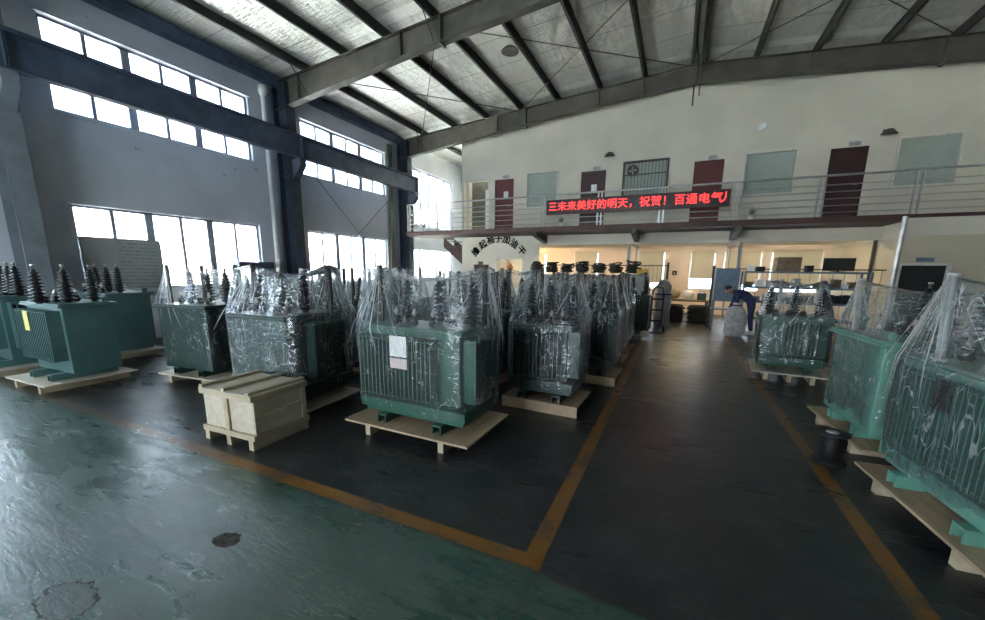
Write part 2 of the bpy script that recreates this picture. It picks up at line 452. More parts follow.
# ---------------------------------------------------------------- mesh helpers
class MB:
    def __init__(s):
        s.v, s.f, s.sm = [], [], []
    def add(s, vs, fs, smooth=False, mx=None):
        n = len(s.v)
        s.v += [tuple(mx @ Vector(p)) for p in vs] if mx else [tuple(p) for p in vs]
        s.f += [tuple(i + n for i in q) for q in fs]
        s.sm += [smooth] * len(fs)
        return s
    def box(s, x0, x1, y0, y1, z0, z1, mx=None):
        vs = [(x0, y0, z0), (x1, y0, z0), (x1, y1, z0), (x0, y1, z0), (x0, y0, z1), (x1, y0, z1), (x1, y1, z1), (x0, y1, z1)]
        return s.add(vs, [(0, 3, 2, 1), (4, 5, 6, 7), (0, 1, 5, 4), (1, 2, 6, 5), (2, 3, 7, 6), (3, 0, 4, 7)], mx=mx)
    def tube(s, pts, r, n=8, caps=True):
        pts = [Vector(p) for p in pts]
        vs, fs = [], []
        for i, p in enumerate(pts):
            t = (pts[min(i + 1, len(pts) - 1)] - pts[max(i - 1, 0)]).normalized()
            a = t.cross(Vector((0, 0, 1)))
            if a.length < 1e-3:
                a = Vector((1, 0, 0))
            a.normalize()
            b = t.cross(a)
            rr = r[i] if isinstance(r, (list, tuple)) else r
            for k in range(n):
                vs.append(p + rr * (cos(2 * pi * k / n) * a + sin(2 * pi * k / n) * b))
        for i in range(len(pts) - 1):
            for k in range(n):
                fs.append((i * n + k, i * n + (k + 1) % n, (i + 1) * n + (k + 1) % n, (i + 1) * n + k))
        s.add(vs, fs, True)
        if caps:
            m = len(pts) - 1
            s.add(vs, [tuple(range(n))[::-1], tuple(m * n + k for k in range(n))])
        return s
    def lathe(s, prof, n=16, mx=None, smooth=True):
        vs, fs = [], []
        for r, z in prof:
            for k in range(n):
                vs.append((r * cos(2 * pi * k / n), r * sin(2 * pi * k / n), z))
        for i in range(len(prof) - 1):
            for k in range(n):
                fs.append((i * n + k, i * n + (k + 1) % n, (i + 1) * n + (k + 1) % n, (i + 1) * n + k))
        m = len(prof) - 1
        fs.append(tuple(range(n))[::-1])
        fs.append(tuple(m * n + k for k in range(n)))
        return s.add(vs, fs, smooth, mx)
    def prism(s, poly, axis, a, b, mx=None):
        # poly: 2D points in the plane normal to axis; extruded from a to b
        n = len(poly)
        def P(p, w):
            return {'x': (w, p[0], p[1]), 'y': (p[0], w, p[1]), 'z': (p[0], p[1], w)}[axis]
        vs = [P(p, a) for p in poly] + [P(p, b) for p in poly]
        fs = [tuple(range(n)), tuple(range(2 * n - 1, n - 1, -1))] + [(i, n + i, n + (i + 1) % n, (i + 1) % n) for i in range(n)]
        return s.add(vs, fs, mx=mx)
    def mesh(s, name):
        me = bpy.data.meshes.new(name)
        me.from_pydata(s.v, [], s.f)
        me.update()
        me.polygons.foreach_set('use_smooth', s.sm)
        return me
    def build(s, name, m, parent=None, bevel=0.0, loc=None):
        o = bpy.data.objects.new(name, s.mesh(name))
        o.data.materials.append(m)
        COL.objects.link(o)
        if parent:
            o.parent = parent
        if loc:
            o.location = loc
        if bevel:
            bv = o.modifiers.new('edge', 'BEVEL')
            bv.width, bv.segments, bv.limit_method = bevel, 2, 'ANGLE'
        return o

def tag(o, label=None, cat=None, group=None, kind=None):
    for k, v in (('label', label), ('category', cat), ('group', group), ('kind', kind)):
        if v:
            o[k] = v
    return o
def struct(o):
    o['kind'] = 'structure'
    return o
def empty(name, loc=(0, 0, 0), rz=0.0):
    o = bpy.data.objects.new(name, None)
    COL.objects.link(o)
    o.location = loc
    o.rotation_euler = (0, 0, rz)
    o.empty_display_size = 0.2
    return o
def thing(name, label, cat, loc=(0, 0, 0), rz=0.0, group=None):
    return tag(empty(name, loc, rz), label, cat, group)
def copy_tree(o, parent=None):
    c = o.copy()
    COL.objects.link(c)
    if parent:
        c.parent = parent
    for ch in list(o.children):
        copy_tree(ch, c)
    return c

def holed_wall(axis, pos, thick, u0, u1, z0, z1, holes, top=None):
    """wall normal to axis at pos..pos+thick with rectangular openings (u0,u1,z0,z1)"""
    us = sorted({u0, u1, *[h[0] for h in holes], *[h[1] for h in holes]})
    zs = sorted({z0, z1, *[h[2] for h in holes], *[h[3] for h in holes]})
    us = [u for u in us if u0 <= u <= u1]
    zs = [z for z in zs if z0 <= z <= z1]
    solid = lambda i, j: 0 <= i < len(us) - 1 and 0 <= j < len(zs) - 1 and not any(
        h[0] <= (us[i] + us[i + 1]) / 2 <= h[1] and h[2] <= (zs[j] + zs[j + 1]) / 2 <= h[3] for h in holes)
    b = MB()
    P = (lambda w, u, z: (w, u, z)) if axis == 'x' else (lambda w, u, z: (u, w, z))
    a, c = pos, pos + thick
    for i in range(len(us) - 1):
        for j in range(len(zs) - 1):
            if not solid(i, j):
                continue
            A, B, C, D = us[i], us[i + 1], zs[j], zs[j + 1]
            for w in (a, c):
                b.add([P(w, A, C), P(w, B, C), P(w, B, D), P(w, A, D)], [(0, 1, 2, 3)])
            for (di, dj, q) in ((-1, 0, ((A, C), (A, D))), (1, 0, ((B, C), (B, D))), (0, -1, ((A, C), (B, C))), (0, 1, ((A, D), (B, D)))):
                if not solid(i + di, j + dj):
                    (ua, za), (ub, zb) = q
                    b.add([P(a, ua, za), P(a, ub, zb), P(c, ub, zb), P(c, ua, za)], [(0, 1, 2, 3)])
    return b

# ================================================================ SETTING
YB = 14.5          # upper office wall
def roof_z(x):     # underside of the roof deck
    return 7.80 - abs(x) * 0.076

# floor
fb = MB()
fb.add([(-11.2, -8.2, 0), (11.2, -8.2, 0), (11.2, 20, 0), (-11.2, 20, 0)], [(0, 1, 2, 3)])
struct(fb.build('floor', M['floor']))

# left wall and its windows
struct(holed_wall('x', XL, -0.24, -8.2, 20.0, 0, 7.05, LEFTWIN).build('wall_left', M['wall']))
wn = 0
def left_window(y0, y1, z0, z1, groups, transom=None, mid=True):
    global wn
    wn += 1
    b = MB()
    x0, x1 = XL - 0.17, XL - 0.09
    t = 0.05
    b.box(x0, x1, y0, y1, z0, z0 + t).box(x0, x1, y0, y1, z1 - t, z1)
    b.box(x0, x1, y0, y0 + t, z0, z1).box(x0, x1, y1 - t, y1, z0, z1)
    w = (y1 - y0) / groups
    for g in range(groups):
        ya = y0 + g * w
        if g:
            b.box(x0, x1, ya - (0.075 if mid else 0.04), ya + (0.075 if mid else 0.04), z0, z1)
        if mid:
            b.box(x0 + 0.01, x1 - 0.01, ya + w / 2 - 0.032, ya + w / 2 + 0.032, z0, z1)
    if transom:
        b.box(x0, x1, y0, y1, transom - 0.05, transom + 0.05)
    o = struct(b.build('window_%d' % wn, M['frame']))
    g = MB().box(XL - 0.135, XL - 0.129, y0 + 0.01, y1 - 0.01, z0 + 0.01, z1 - 0.01).build('glass', M['glass'], o)
    s = MB().box(XL - 0.09, XL + 0.05, y0 - 0.05, y1 + 0.05, z0 - 0.05, z0).box(XL - 0.02, XL + 0.05, y0 - 0.04, y1 + 0.04, z1, z1 + 0.04)
    s.build('window_sill', M['wall'], o)
    return o
for (a, b_, c, d) in LEFTWIN:
    if a > 14:
        left_window(a, b_, c, d, 5, mid=False)
    else:
        left_window(a, b_, c, d, 3, transom=(5.3 if c > 4 else None))

# end wall beyond the stair, right wall, rear wall with an open gate
struct(holed_wall('y', 19.6, 0.2, -10.9, -8.2, 0, 7.3, []).build('wall_end', M['wall']))
struct(holed_wall('x', 11.0, 0.24, -8.2, 20.0, 0, 7.05, []).build('wall_right', M['wall']))
struct(holed_wall('y', -8.0, -0.24, -11.0, 11.2, 0, 7.9, [(-6.5, -1.5, 0, 4.0)]).build('wall_rear', M['wall']))

# roof deck
rb = MB()
for (xa, xb) in ((-11.25, 0), (0, 11.25)):
    rb.add([(xa, -8.3, roof_z(xa)), (xb, -8.3, roof_z(xb)), (xb, 20.1, roof_z(xb)), (xa, 20.1, roof_z(xa)),
            (xa, -8.3, roof_z(xa) + 0.1), (xb, -8.3, roof_z(xb) + 0.1), (xb, 20.1, roof_z(xb) + 0.1), (xa, 20.1, roof_z(xa) + 0.1)],
           [(0, 3, 2, 1), (4, 5, 6, 7), (0, 1, 5, 4), (1, 2, 6, 5), (2, 3, 7, 6), (3, 0, 4, 7)])
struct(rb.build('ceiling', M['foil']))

# upper office wall with door and window recesses
UD = [('red', -6.72, -5.93), ('dark', -3.37, -2.52), ('red', 0.18, 1.0), ('dark2', 3.56, 4.38)]      # doors, z 3.12..5.08
UW = [(-5.43, -4.19, 3.95, 5.24), (-1.97, -0.55, 3.95, 5.27), (1.53, 2.82, 3.95, 5.19), (4.95, 6.22, 3.95, 5.22)]
SLAB = 3.12
holes = [(a, b, SLAB, 5.08) for _, a, b in UD] + UW + [(-8.08, -7.02, SLAB, 5.10)]
wb = holed_wall('y', YB, 0.2, -8.18, 11.0, 3.0, 7.0, holes)
wb.prism([(-8.18, 7.0), (11.0, 6.95), (11.0, roof_z(11)), (0, roof_z(0)), (-8.18, roof_z(8.18))], 'y', YB, YB + 0.2)
struct(wb.build('wall_office', M['office_wall']))
struct(MB().box(-8.18, -7.98, YB + 0.2, 19.6, 0, 7.15).build('wall_office_side', M['office_wall']))
# upper corridor recess behind the olive opening
struct(MB().box(-8.1, -6.95, YB + 0.5, YB + 0.56, SLAB, 5.2).build('trim_1', M['olive']))

dn = 0
for kind, a, b in UD:
    dn += 1
    m = M['door_red'] if kind == 'red' else M['door_dark']
    d = struct(MB().box(a + 0.03, b - 0.03, YB + 0.05, YB + 0.10, SLAB, 5.05).build('door_%d' % dn, m, bevel=0.004))
    MB().box(a, a + 0.03, YB + 0.02, YB + 0.16, SLAB, 5.08).box(b - 0.03, b, YB + 0.02, YB + 0.16, SLAB, 5.08).box(a, b, YB + 0.02, YB + 0.16, 5.05, 5.08).build('door_frame', m, d)
    MB().tube([(b - 0.12, YB + 0.05, 4.1), (b - 0.12, YB, 4.1), (b - 0.22, YB, 4.1)], 0.012).build('door_handle', M['rail'], d)
    MB().box(b - 0.45, b - 0.2, YB - 0.02, YB + 0.0, 5.11, 5.21).build('door_sign', M['rack_grey'], d)
    if dn in (1, 2):
        MB().box(a + 0.36, a + 0.55, YB + 0.044, YB + 0.05, 4.38, 4.64).build('notice', M['paper'], d)
# sheet leaning in the olive opening and on its edge
tag(MB().box(-7.12, -6.98, YB - 0.012, YB, SLAB + 0.05, 4.75).build('paper_strip', M['paper']),
    'narrow white strip of paper hanging beside the olive doorway upstairs', 'paper strip')

for i, (a, b, c, d) in enumerate(UW):
    wn += 1
    fr = MB()
    t = 0.05
    fr.box(a, b, YB - 0.03, YB + 0.09, c, c + t).box(a, b, YB - 0.03, YB + 0.09, d - t, d).box(a, a + t, YB - 0.03, YB + 0.09, c, d).box(b - t, b, YB - 0.03, YB + 0.09, c, d)
    o = struct(fr.build('window_%d' % wn, M['grey_steel'] if i == 1 else M['white_frame'], bevel=0.004))
    MB().box(a + t, b - t, YB + 0.055, YB + 0.07, c + t, d - t).build('glass', M['shade_glass'], o)
    if i == 1:
        g = MB()
        for k in range(13):
            x = a + 0.08 + k * (b - a - 0.16) / 12
            g.box(x - 0.007, x + 0.007, YB - 0.05, YB - 0.036, c, d)
        for z in (c + 0.02, (2 * c + d) / 3, (c + 2 * d) / 3, d - 0.03):
            g.box(a, b, YB - 0.056, YB - 0.03, z - 0.015, z + 0.015)
        g.build('security_grille', M['grey_steel'], o)

# balcony slab with its dark red fascia
sl = MB().box(-10.0, 4.95, 13.16, YB, 2.96, SLAB).box(4.95, 11.0, 13.22, YB, 3.04, SLAB)
struct(sl.build('floor_balcony', M['maroon']))
for x in (-4.6, -1.35, 1.45):
    tag(MB().prism([(13.2, 2.96), (14.5, 2.96), (14.5, 2.66), (13.2, 2.84)], 'x', x - 0.08, x + 0.08).build('balcony_bracket', M['grey_steel']),
        {-4.6: 'dark steel bracket under the balcony near the slogan wall', -1.35: 'dark steel bracket under the middle of the sign', 1.45: 'dark steel bracket under the balcony just right of the red sign'}[x],
        'bracket', 'brackets carrying the balcony')
# ground floor walls
struct(holed_wall('y', YB, 0.18, -8.18, -4.88, 0, 2.96, [(-6.67, -5.43, 0.95, 2.13), (-7.66, -6.95, 0, 1.9)]).build('wall_slogan', M['office_wall']))
struct(MB().box(-4.88, 4.95, YB, YB + 0.2, 2.6, 2.96).build('trim_2', M['office_wall']))
struct(MB().box(4.95, 5.1, 13.3, 18.0, 2.6, 3.04).box(5.1, 11.0, 13.3, 13.45, 2.62, 3.04).build('trim_3', M['office_wall']))
struct(holed_wall('y', 13.3, 0.15, 4.95, 11.0, 0, 2.62, [(5.02, 5.93, 0, 1.93), (6.62, 7.5, 0.6, 2.0)]).build('wall_beige', M['beige']))
struct(MB().box(4.95, 5.1, 13.45, 18.0, 0, 2.6).build('wall_beige_side', M['beige']))
dn += 1
d = struct(MB().box(5.05, 5.9, 13.35, 13.40, 0, 1.90).build('door_%d' % dn, M['black_door']))
MB().box(5.02, 5.06, 13.28, 13.44, 0, 1.93).box(5.89, 5.96, 13.28, 13.44, 0, 1.96).box(5.02, 5.96, 13.28, 13.44, 1.90, 1.96).build('door_frame', M['white_frame'], d)
MB().box(5.3, 5.62, 13.275, 13.30, 1.99, 2.09).build('door_sign', M['rack_blue'], d)
dn += 1
d = struct(MB().box(-7.63, -6.98, YB + 0.04, YB + 0.09, 0, 1.87).build('door_%d' % dn, M['maroon']))
MB().box(-7.42, -7.2, YB - 0.015, YB, 1.9, 2.0).build('door_sign', M['maroon'], d)
wn += 1
o = struct(MB().box(-6.67, -6.6, YB - 0.02, YB + 0.14, 0.95, 2.13).box(-5.47, -5.43, YB, YB + 0.14, 0.95, 2.13).box(-6.67, -5.43, YB, YB + 0.14, 2.09, 2.13)
           .box(-6.67, -5.43, YB, YB + 0.14, 0.95, 1.0).box(-6.17, -6.13, YB + 0.03, YB + 0.1, 1, 2.1).build('window_%d' % wn, M['white_frame']))
MB().box(-6.6, -5.47, YB + 0.06, YB + 0.066, 1.0, 2.09).build('glass', M['glass'], o)
wn += 1
o = struct(MB().box(6.62, 7.5, 13.34, 13.4, 0.6, 0.66).box(6.62, 7.5, 13.34, 13.4, 1.94, 2.0).box(6.62, 6.67, 13.34, 13.4, 0.6, 2).box(7.45, 7.5, 13.34, 13.4, 0.6, 2).build('window_%d' % wn, M['white_frame']))
MB().box(6.66, 7.46, 13.365, 13.371, 0.65, 1.95).build('glass', M['glass'], o)

# workshop behind the opening
FW = [(-6.9, -5.6, 0.95, 2.45), (-4.3, -3.2, 0.95, 2.5), (-1.55, -0.48, 0.95, 2.5), (0.42, 1.36, 0.98, 2.5), (1.6, 2.9, 0.95, 2.5), (3.15, 4.72, 0.95, 2.5)]
struct(holed_wall('y', 18.0, 0.2, -8.0, 5.0, 0, 2.9, FW).build('wall_workshop', M['room_wall']))
struct(MB().box(-8.0, 4.95, YB + 0.18, 18.0, 2.7, 2.76).build('ceiling_workshop', M['room_ceiling']))
struct(MB().box(6.0, 11.0, 15.6, 15.7, 0, 3.0).build('wall_store', M['room_wall']))
struct(MB().box(5.1, 11.0, 13.45, 15.7, 2.7, 2.76).build('ceiling_store', M['room_ceiling']))
for i, (a, b, c, d) in enumerate(FW):
    wn += 1
    fr = MB()
    for bx in ((a, b, c, c + .05), (a, b, d - .05, d), (a, a + .05, c, d), (b - .05, b, c, d), ((a + b) / 2 - .02, (a + b) / 2 + .02, c, d)):
        fr.box(bx[0], bx[1], 18.05, 18.11, bx[2], bx[3])
    o = struct(fr.build('window_%d' % wn, M['white_frame']))
    MB().box(a + 0.02, b - 0.02, 18.077, 18.083, c + 0.02, d - 0.02).build('glass', M['glass'], o)
    low = 1.46 if i == 3 else 1.25
    MB().box(a + 0.05, b - 0.07, 17.975, 17.98, low, d + 0.04).box(a + 0.05, b - 0.07, 17.965, 17.99, low - 0.03, low).build('roller_blind', M['blind'], o)
    portal('daylight_portal', ((a + b) / 2, 18.25, (c + low) / 2), (radians(-90), 0, 0), b - a, low - c)
# door frames of aluminium at the opening: posts and ceiling beams
for i, x in enumerate((-1.58, 1.71)):
    t = MB().box(x - 0.045, x + 0.045, YB - 0.02, YB + 0.07, 0, 2.6).box(x - 0.03, x + 0.03, YB + 0.2, 17.9, 2.60, 2.70).box(x - 0.03, x + 0.03, 17.2, 17.26, 0, 2.6)
    struct(t.build('pillar_%d' % (i + 1), M['rack_grey']))
struct(MB().box(4.86, 4.93, YB + 0.02, YB + 0.09, 0, 2.6).build('pillar_3', M['grey_steel']))
# unseen tube lamps added to brighten the workshop, office and store
def added_tube_lamp(x, y, z, label, strength, rz=0):
    t = thing('added_fill_lamp', label, 'lamp', (x, y, z), rz, 'unseen fill lamps added to the workshop ceiling')
    MB().box(-0.62, 0.62, -0.05, 0.05, -0.02, 0).build('fitting', M['white_plastic'], t)
    MB().tube([(-0.58, 0, -0.037), (0.58, 0, -0.037)], 0.014, 10).build('tube', strength, t)
LAMP = emit('added_tube_light', (1.0, 0.80, 0.52), 120)
added_tube_lamp(-6.3, 16.4, 2.7, 'unseen fill lamp added over the office behind the slogan wall', LAMP)
added_tube_lamp(-6.0, 14.95, 2.7, 'unseen fill lamp added close behind the ground floor office window', LAMP)
added_tube_lamp(-3.3, 14.88, 2.7, 'unseen fill lamp added over the left half of the workshop', LAMP)
added_tube_lamp(0.4, 14.88, 2.7, 'unseen fill lamp added over the pink wall of the workshop', LAMP)
added_tube_lamp(3.3, 14.88, 2.7, 'unseen fill lamp added over the right half of the workshop', LAMP)
added_tube_lamp(7.4, 14.6, 2.7, 'unseen fill lamp added in the store behind the beige wall', LAMP)

# steel frame
def i_column(name, x, y, z1, m):
    b = MB()
    b.box(x - 0.5, x - 0.48, y - 0.15, y + 0.15, 0, z1).box(x - 0.02, x, y - 0.15, y + 0.15, 0, z1).box(x - 0.48, x - 0.02, y - 0.008, y + 0.008, 0, z1)
    for z in (1.2, 4.3, 5.6):
        b.box(x - 0.48, x - 0.02, y - 0.13, y + 0.13, z, z + 0.012)
    b.box(x - 0.55, x + 0.08, y - 0.2, y + 0.2, 0, 0.03)
    o = struct(b.build(name, m))
    c = MB().prism([(x, 4.15), (x, 4.72), (x + 0.36, 4.72), (x + 0.36, 4.52)], 'y', y - 0.1, y + 0.1)
    c.build('corbel', m, o)
    return o
for i, y in enumerate((-2.5, 3.0, 8.5, 14.0)):
    i_column('column_%d' % (i + 1), -10.36, y, 6.75, M['column_grey'] if i < 2 else M['column_blue'])
def rafter(name, y, m):
    b = MB()
    xs = [-10.86, -9.9, -6.4, -2.8, 0, 2.8, 6.4, 9.9, 10.86]
    dep = [0.72, 0.68, 0.55, 0.50, 0.50, 0.50, 0.55, 0.68, 0.72]
    top = [roof_z(x) - 0.18 for x in xs]
    pt = [(x, z) for x, z in zip(xs, top)]
    pb = [(x, z - d) for x, z, d in zip(xs, top, dep)]
    b.prism(pt + pb[::-1], 'y', y - 0.006, y + 0.006)
    for pl, s in ((pt, -0.014), (pb, 0.014)):
        b.prism(pl + [(x, z + s) for x, z in pl[::-1]], 'y', y - 0.11, y + 0.11)
    for i in range(1, len(xs) - 1):
        b.box(xs[i] - 0.008, xs[i] + 0.008, y - 0.1, y + 0.1, pb[i][1], pt[i][1])
    # splice plates either side of the bolted joint
    for x in (-5.3, 5.3):
        zt, zb = roof_z(x) - 0.2, roof_z(x) - 0.72
        b.box(x - 0.025, x + 0.025, y - 0.12, y + 0.12, zb - 0.05, zt)
    return struct(b.build(name, m))
for i, y in enumerate((-2.5, 3.0, 8.5, 14.0)):
    rafter('beam_rafter_%d' % (i + 1), y, M['grey_steel'])
struct(MB().box(-10.86, -8.2, 19.2, 19.4, 6.2, 6.7).build('beam_rafter_5', M['grey_steel']))
PX_ = [-9.65, -8.25, -6.87, -5.5, -4.2, -2.8, -1.45, -0.12]
for i, x in enumerate(PX_ + [-x for x in PX_[::-1]]):
    z = roof_z(x) - 0.005
    b = MB()
    w = 0.03 if x > 0 else -0.03
    b.box(x - 0.006, x + 0.006, -8.0, 19.6, z - 0.17, z)
    b.box(min(x, x + 2 * w), max(x, x + 2 * w), -8.0, 19.6, z - 0.17, z - 0.16)
    b.box(min(x, x - 2 * w), max(x, x - 2 * w), -8.0, 19.6, z - 0.012, z)
    struct(b.build('beam_purlin_%d' % (i + 1), M['purlin']))
# flange braces from purlin to rafter
fb = MB()
for y in (8.5, 14.0):
    for x in (-9.65, -5.5, -1.45):
        z = roof_z(x)
        fb.tube([(x, y - 0.55, z - 0.12), (x + 0.02, y - 0.02, z - 0.72)], 0.014, 6)
struct(fb.build('beam_brace', M['purlin']))
# eaves beam and gutter, crane runway beam
struct(MB().box(XL - 0.02, XL + 0.22, -8.0, 14.1, 6.66, 6.92).build('beam_eaves', M['blue_steel']))
cb = MB().box(-10.06, -10.045, -8.0, 14.1, 4.74, 5.28).box(-10.17, -9.93, -8.0, 14.1, 5.27, 5.29).box(-10.15, -9.95, -8.0, 14.1, 4.72, 4.74).box(-10.09, -10.02, -8.0, 14.1, 5.29, 5.36)
for y in (3.0, 8.5, 14.0):
    for s in (-0.02, 0.01):
        cb.box(-10.15, -9.95, y + s - 0.005, y + s + 0.005, 4.74, 5.27)
struct(cb.build('beam_crane_runway', M['blue_steel']))
# rod bracing in the roof and on the left wall
rb = MB()
def rod(p, q, r=0.011):
    rb.tube([p, q], r, 6)
for (xa, xb) in ((-9.65, -5.5), (-5.5, -0.12), (0.12, 5.5)):
    rod((xa, 8.6, roof_z(xa) - 0.25), (xb, 13.9, roof_z(xb) - 0.25))
    rod((xb, 8.6, roof_z(xb) - 0.25), (xa, 13.9, roof_z(xa) - 0.25))
rod((-10.75, 9.0, 5.0), (-10.75, 13.4, 1.1))
rod((-10.75, 13.4, 4.6), (-10.75, 9.0, 1.0))
struct(rb.build('beam_rod_bracing', M['purlin']))
# ridge drop rod with brace, against the office wall
struct(MB().tube([(-0.06, 13.2, 7.6), (-0.05, 14.05, 6.55)], 0.022, 8).tube([(0.06, 13.4, 7.6), (0.1, 14.05, 6.8)], 0.018, 8).build('beam_ridge_strut', M['grey_steel']))
# rain pipe with hopper beside the second column
struct(MB().tube([(-10.72, 7.95, 0.0), (-10.72, 7.95, 6.3)], 0.06, 12).lathe([(0.06, 6.25), (0.12, 6.35), (0.12, 6.5), (0.10, 6.5)], 14, Matrix.Translation((-10.72, 7.95, 0))).build('trim_4', M['white_plastic']))
struct(MB().box(-10.85, -10.8, 13.2, 13.45, 0, 6.5).build('trim_5', M['olive']))

# outside: yard and a pale shed seen through the left windows
struct(MB().add([(-60, -40, -0.05), (-11.3, -40, -0.05), (-11.3, 50, -0.05), (-60, 50, -0.05)], [(0, 1, 2, 3)]).build('ground_yard', M['ext_ground']))
bd = thing('building', 'pale pink factory building seen through the high left windows', 'building', (-34, 9, 0))
MB().box(-4, 4, -1, 22, 0, 7.6).build('wall', M['ext'], bd)
MB().prism([(-4.5, 7.6), (4.5, 7.6), (0, 9.2)], 'y', -1.3, 22.3).build('roof', M['ext_roof'], bd)

# ================================================================ BALCONY RAILING, SIGN, STAIR
RY = 13.24
rail = thing('balcony_railing', 'long grey steel railing along the upper balcony', 'railing', (0, RY, SLAB))
def rail_bar(z, x0, x1, r, name='rail_bar'):
    MB().tube([(x0, 0, z), (x1, 0, z)], r, 10).build(name, M['rail'], rail)
rail_bar(1.02, -9.9, 10.9, 0.028, 'handrail')
for z in (0.11, 0.28, 0.45, 0.62, 0.79):
    rail_bar(z, -9.9, 10.9, 0.014)
for x in (-9.9, -9.6, -8.1, -6.2, -4.33, -2.44, -0.6, 1.3, 3.2, 5.05, 6.9, 8.8):
    for dx in (-0.055, 0.055):
        MB().box(x + dx - 0.02, x + dx + 0.02, -0.02, 0.02, 0, 1.02).build('post', M['rail'], rail)
sg = thing('led_sign', 'long black LED sign with red Chinese characters on the balcony rail', 'sign', (-1.51, 13.13, 3.73))
MB().box(-2.64, 2.64, 0.0, 0.07, -0.215, 0.215).build('panel', mat('led_panel_face', (0.022, 0.006, 0.007), 0.4), sg)
MB().box(-2.66, 2.66, -0.015, 0.07, 0.205, 0.23).box(-2.66, 2.66, -0.015, 0.07, -0.23, -0.205).box(-2.66, -2.63, -0.015, 0.07, -0.23, 0.23).box(2.63, 2.66, -0.015, 0.07, -0.23, 0.23).build('frame', M['maroon'], sg)
def text(name, s, size, m, parent, loc, rot=(pi / 2, 0, 0), ext=0.004, bev=0.0, align='CENTER'):
    c = bpy.data.curves.new(name, 'FONT')
    c.body, c.size, c.extrude, c.bevel_depth = s, size, ext, bev
    c.align_x, c.align_y = align, 'CENTER'
    c.resolution_u = 3
    tmp = bpy.data.objects.new(name, c)
    COL.objects.link(tmp)
    me = bpy.data.meshes.new_from_object(tmp.evaluated_get(bpy.context.evaluated_depsgraph_get()))
    bpy.data.objects.remove(tmp)
    o = bpy.data.objects.new(name, me)
    COL.objects.link(o)
    me.materials.clear()
    me.materials.append(m)
    o.parent = parent
    o.location, o.rotation_euler = loc, rot
    return o
LED = emit('red_led_light', (1.0, 0.03, 0.03), 1.6)
chars = '三未来美好的明天，祝贺！百通电气'
n = len(chars)
for i, ch in enumerate(chars):
    text('character', ch, 0.31, LED, sg, (-2.44 + i * 0.318, -0.004, 0.0))
text('character', '丿', 0.31, LED, sg, (2.53, -0.004, 0.0))
# slogan painted lettering on the ground-floor wall
sl = thing('wall_slogan_lettering', 'arc of black Chinese slogan characters on the white wall below the balcony', 'lettering', (-6.55, YB - 0.01, 2.0))
for ch, x, z, r in zip('撸起袖子加油干', (-7.53, -7.20, -6.87, -6.53, -6.19, -5.87, -5.56), (2.38, 2.65, 2.82, 2.87, 2.82, 2.66, 2.40), (48, 32, 15, 0, -15, -32, -48)):
    text('character', ch, 0.34, M['ink'], sl, (x + 6.55, 0, z - 2.0), (pi / 2, 0, 0), 0.006, 0.009).rotation_euler = (pi / 2, radians(-r), 0)
# stair from the left end of the balcony going down behind the slogan wall
st = thing('steel_stair', 'dark red steel stair descending from the left end of the balcony', 'stair', (0, 0, 0))
for y in (14.62, 15.5):
    MB().prism([(-9.15, 3.0), (-9.15, 2.60), (-5.9, 0), (-5.3, 0)], 'y', y, y + 0.03).build('stringer', M['maroon'], st)
for k in range(14):
    x, z = -8.98 + k * 0.27, 2.86 - k * 0.205
    MB().box(x - 0.02, x + 0.25, 14.65, 15.5, z - 0.02, z + 0.0).build('tread', M['maroon'], st)
MB().box(-10.0, -9.15, 14.5, 15.5, 2.96, 3.12).build('landing', M['maroon'], st)
for z in (3.5, 3.8, 4.14):
    MB().tube([(-9.95, 15.45, z), (-9.2, 15.45, z)], 0.02, 8).build('rail_bar', M['rail'], st)
for x in (-9.95, -9.2):
    MB().box(x - 0.02, x + 0.02, 15.43, 15.47, 3.1, 4.14).build('post', M['rail'], st)
tag(MB().tube([(4.88, 13.12, 0), (4.88, 13.12, 3.06)], 0.055, 14).build('drain_pipe', M['rail']), 'pale grey vertical pipe standing at the corner of the beige wall', 'pipe')

# lamps and disc on the upper wall
def wall_lamp(x, z, label):
    t = thing('wall_floodlight', label, 'lamp', (x, YB, z), 0, 'floodlights on the office wall')
    MB().tube([(0, 0, 0.05), (0, -0.12, 0.08), (0, -0.22, 0.02)], 0.018, 8).box(-0.07, 0.07, -0.015, 0, -0.03, 0.12).build('bracket', M['grey_steel'], t)
    MB().lathe([(0.05, 0.10), (0.08, 0.07), (0.17, -0.02), (0.17, -0.04), (0.05, -0.04)], 18, Matrix.Translation((0, -0.24, -0.03)) @ Matrix.Rotation(0.3, 4, 'X')).build('lamp_shade', M['grey_steel'], t)
    MB().lathe([(0.15, -0.045), (0.15, -0.05), (0.02, -0.06)], 18, Matrix.Translation((0, -0.24, -0.03)) @ Matrix.Rotation(0.3, 4, 'X')).build('lens', M['white_plastic'], t)
wall_lamp(-2.4, 5.5, 'floodlight on the office wall left of the barred window')
wall_lamp(4.66, 5.32, 'floodlight on the office wall between the last door and last window')
d = thing('wall_speaker', 'small round white disc fixed high on the office wall', 'speaker', (1.86, YB, 5.86))
MB().lathe([(0.12, 0), (0.12, 0.03), (0.09, 0.06), (0.07, 0.05)], 20, Matrix.Rotation(pi / 2, 4, 'X')).build('body', M['white_plastic'], d)
f = thing('exhaust_fan', 'small exhaust fan fixed behind the bars of the office window', 'fan', (-1.65, YB - 0.1, 4.95))
MB().lathe([(0.16, -0.03), (0.18, 0.0), (0.16, 0.03), (0.13, 0.0)], 18, Matrix.Rotation(pi / 2, 4, 'X')).build('housing', M['grey_steel'], f)
bl = MB()
for k in range(4):
    bl.box(-0.03, 0.03, -0.006, 0.006, 0.02, 0.13, Matrix.Rotation(k * pi / 2, 4, 'Y') @ Matrix.Rotation(0.5, 4, 'Z'))
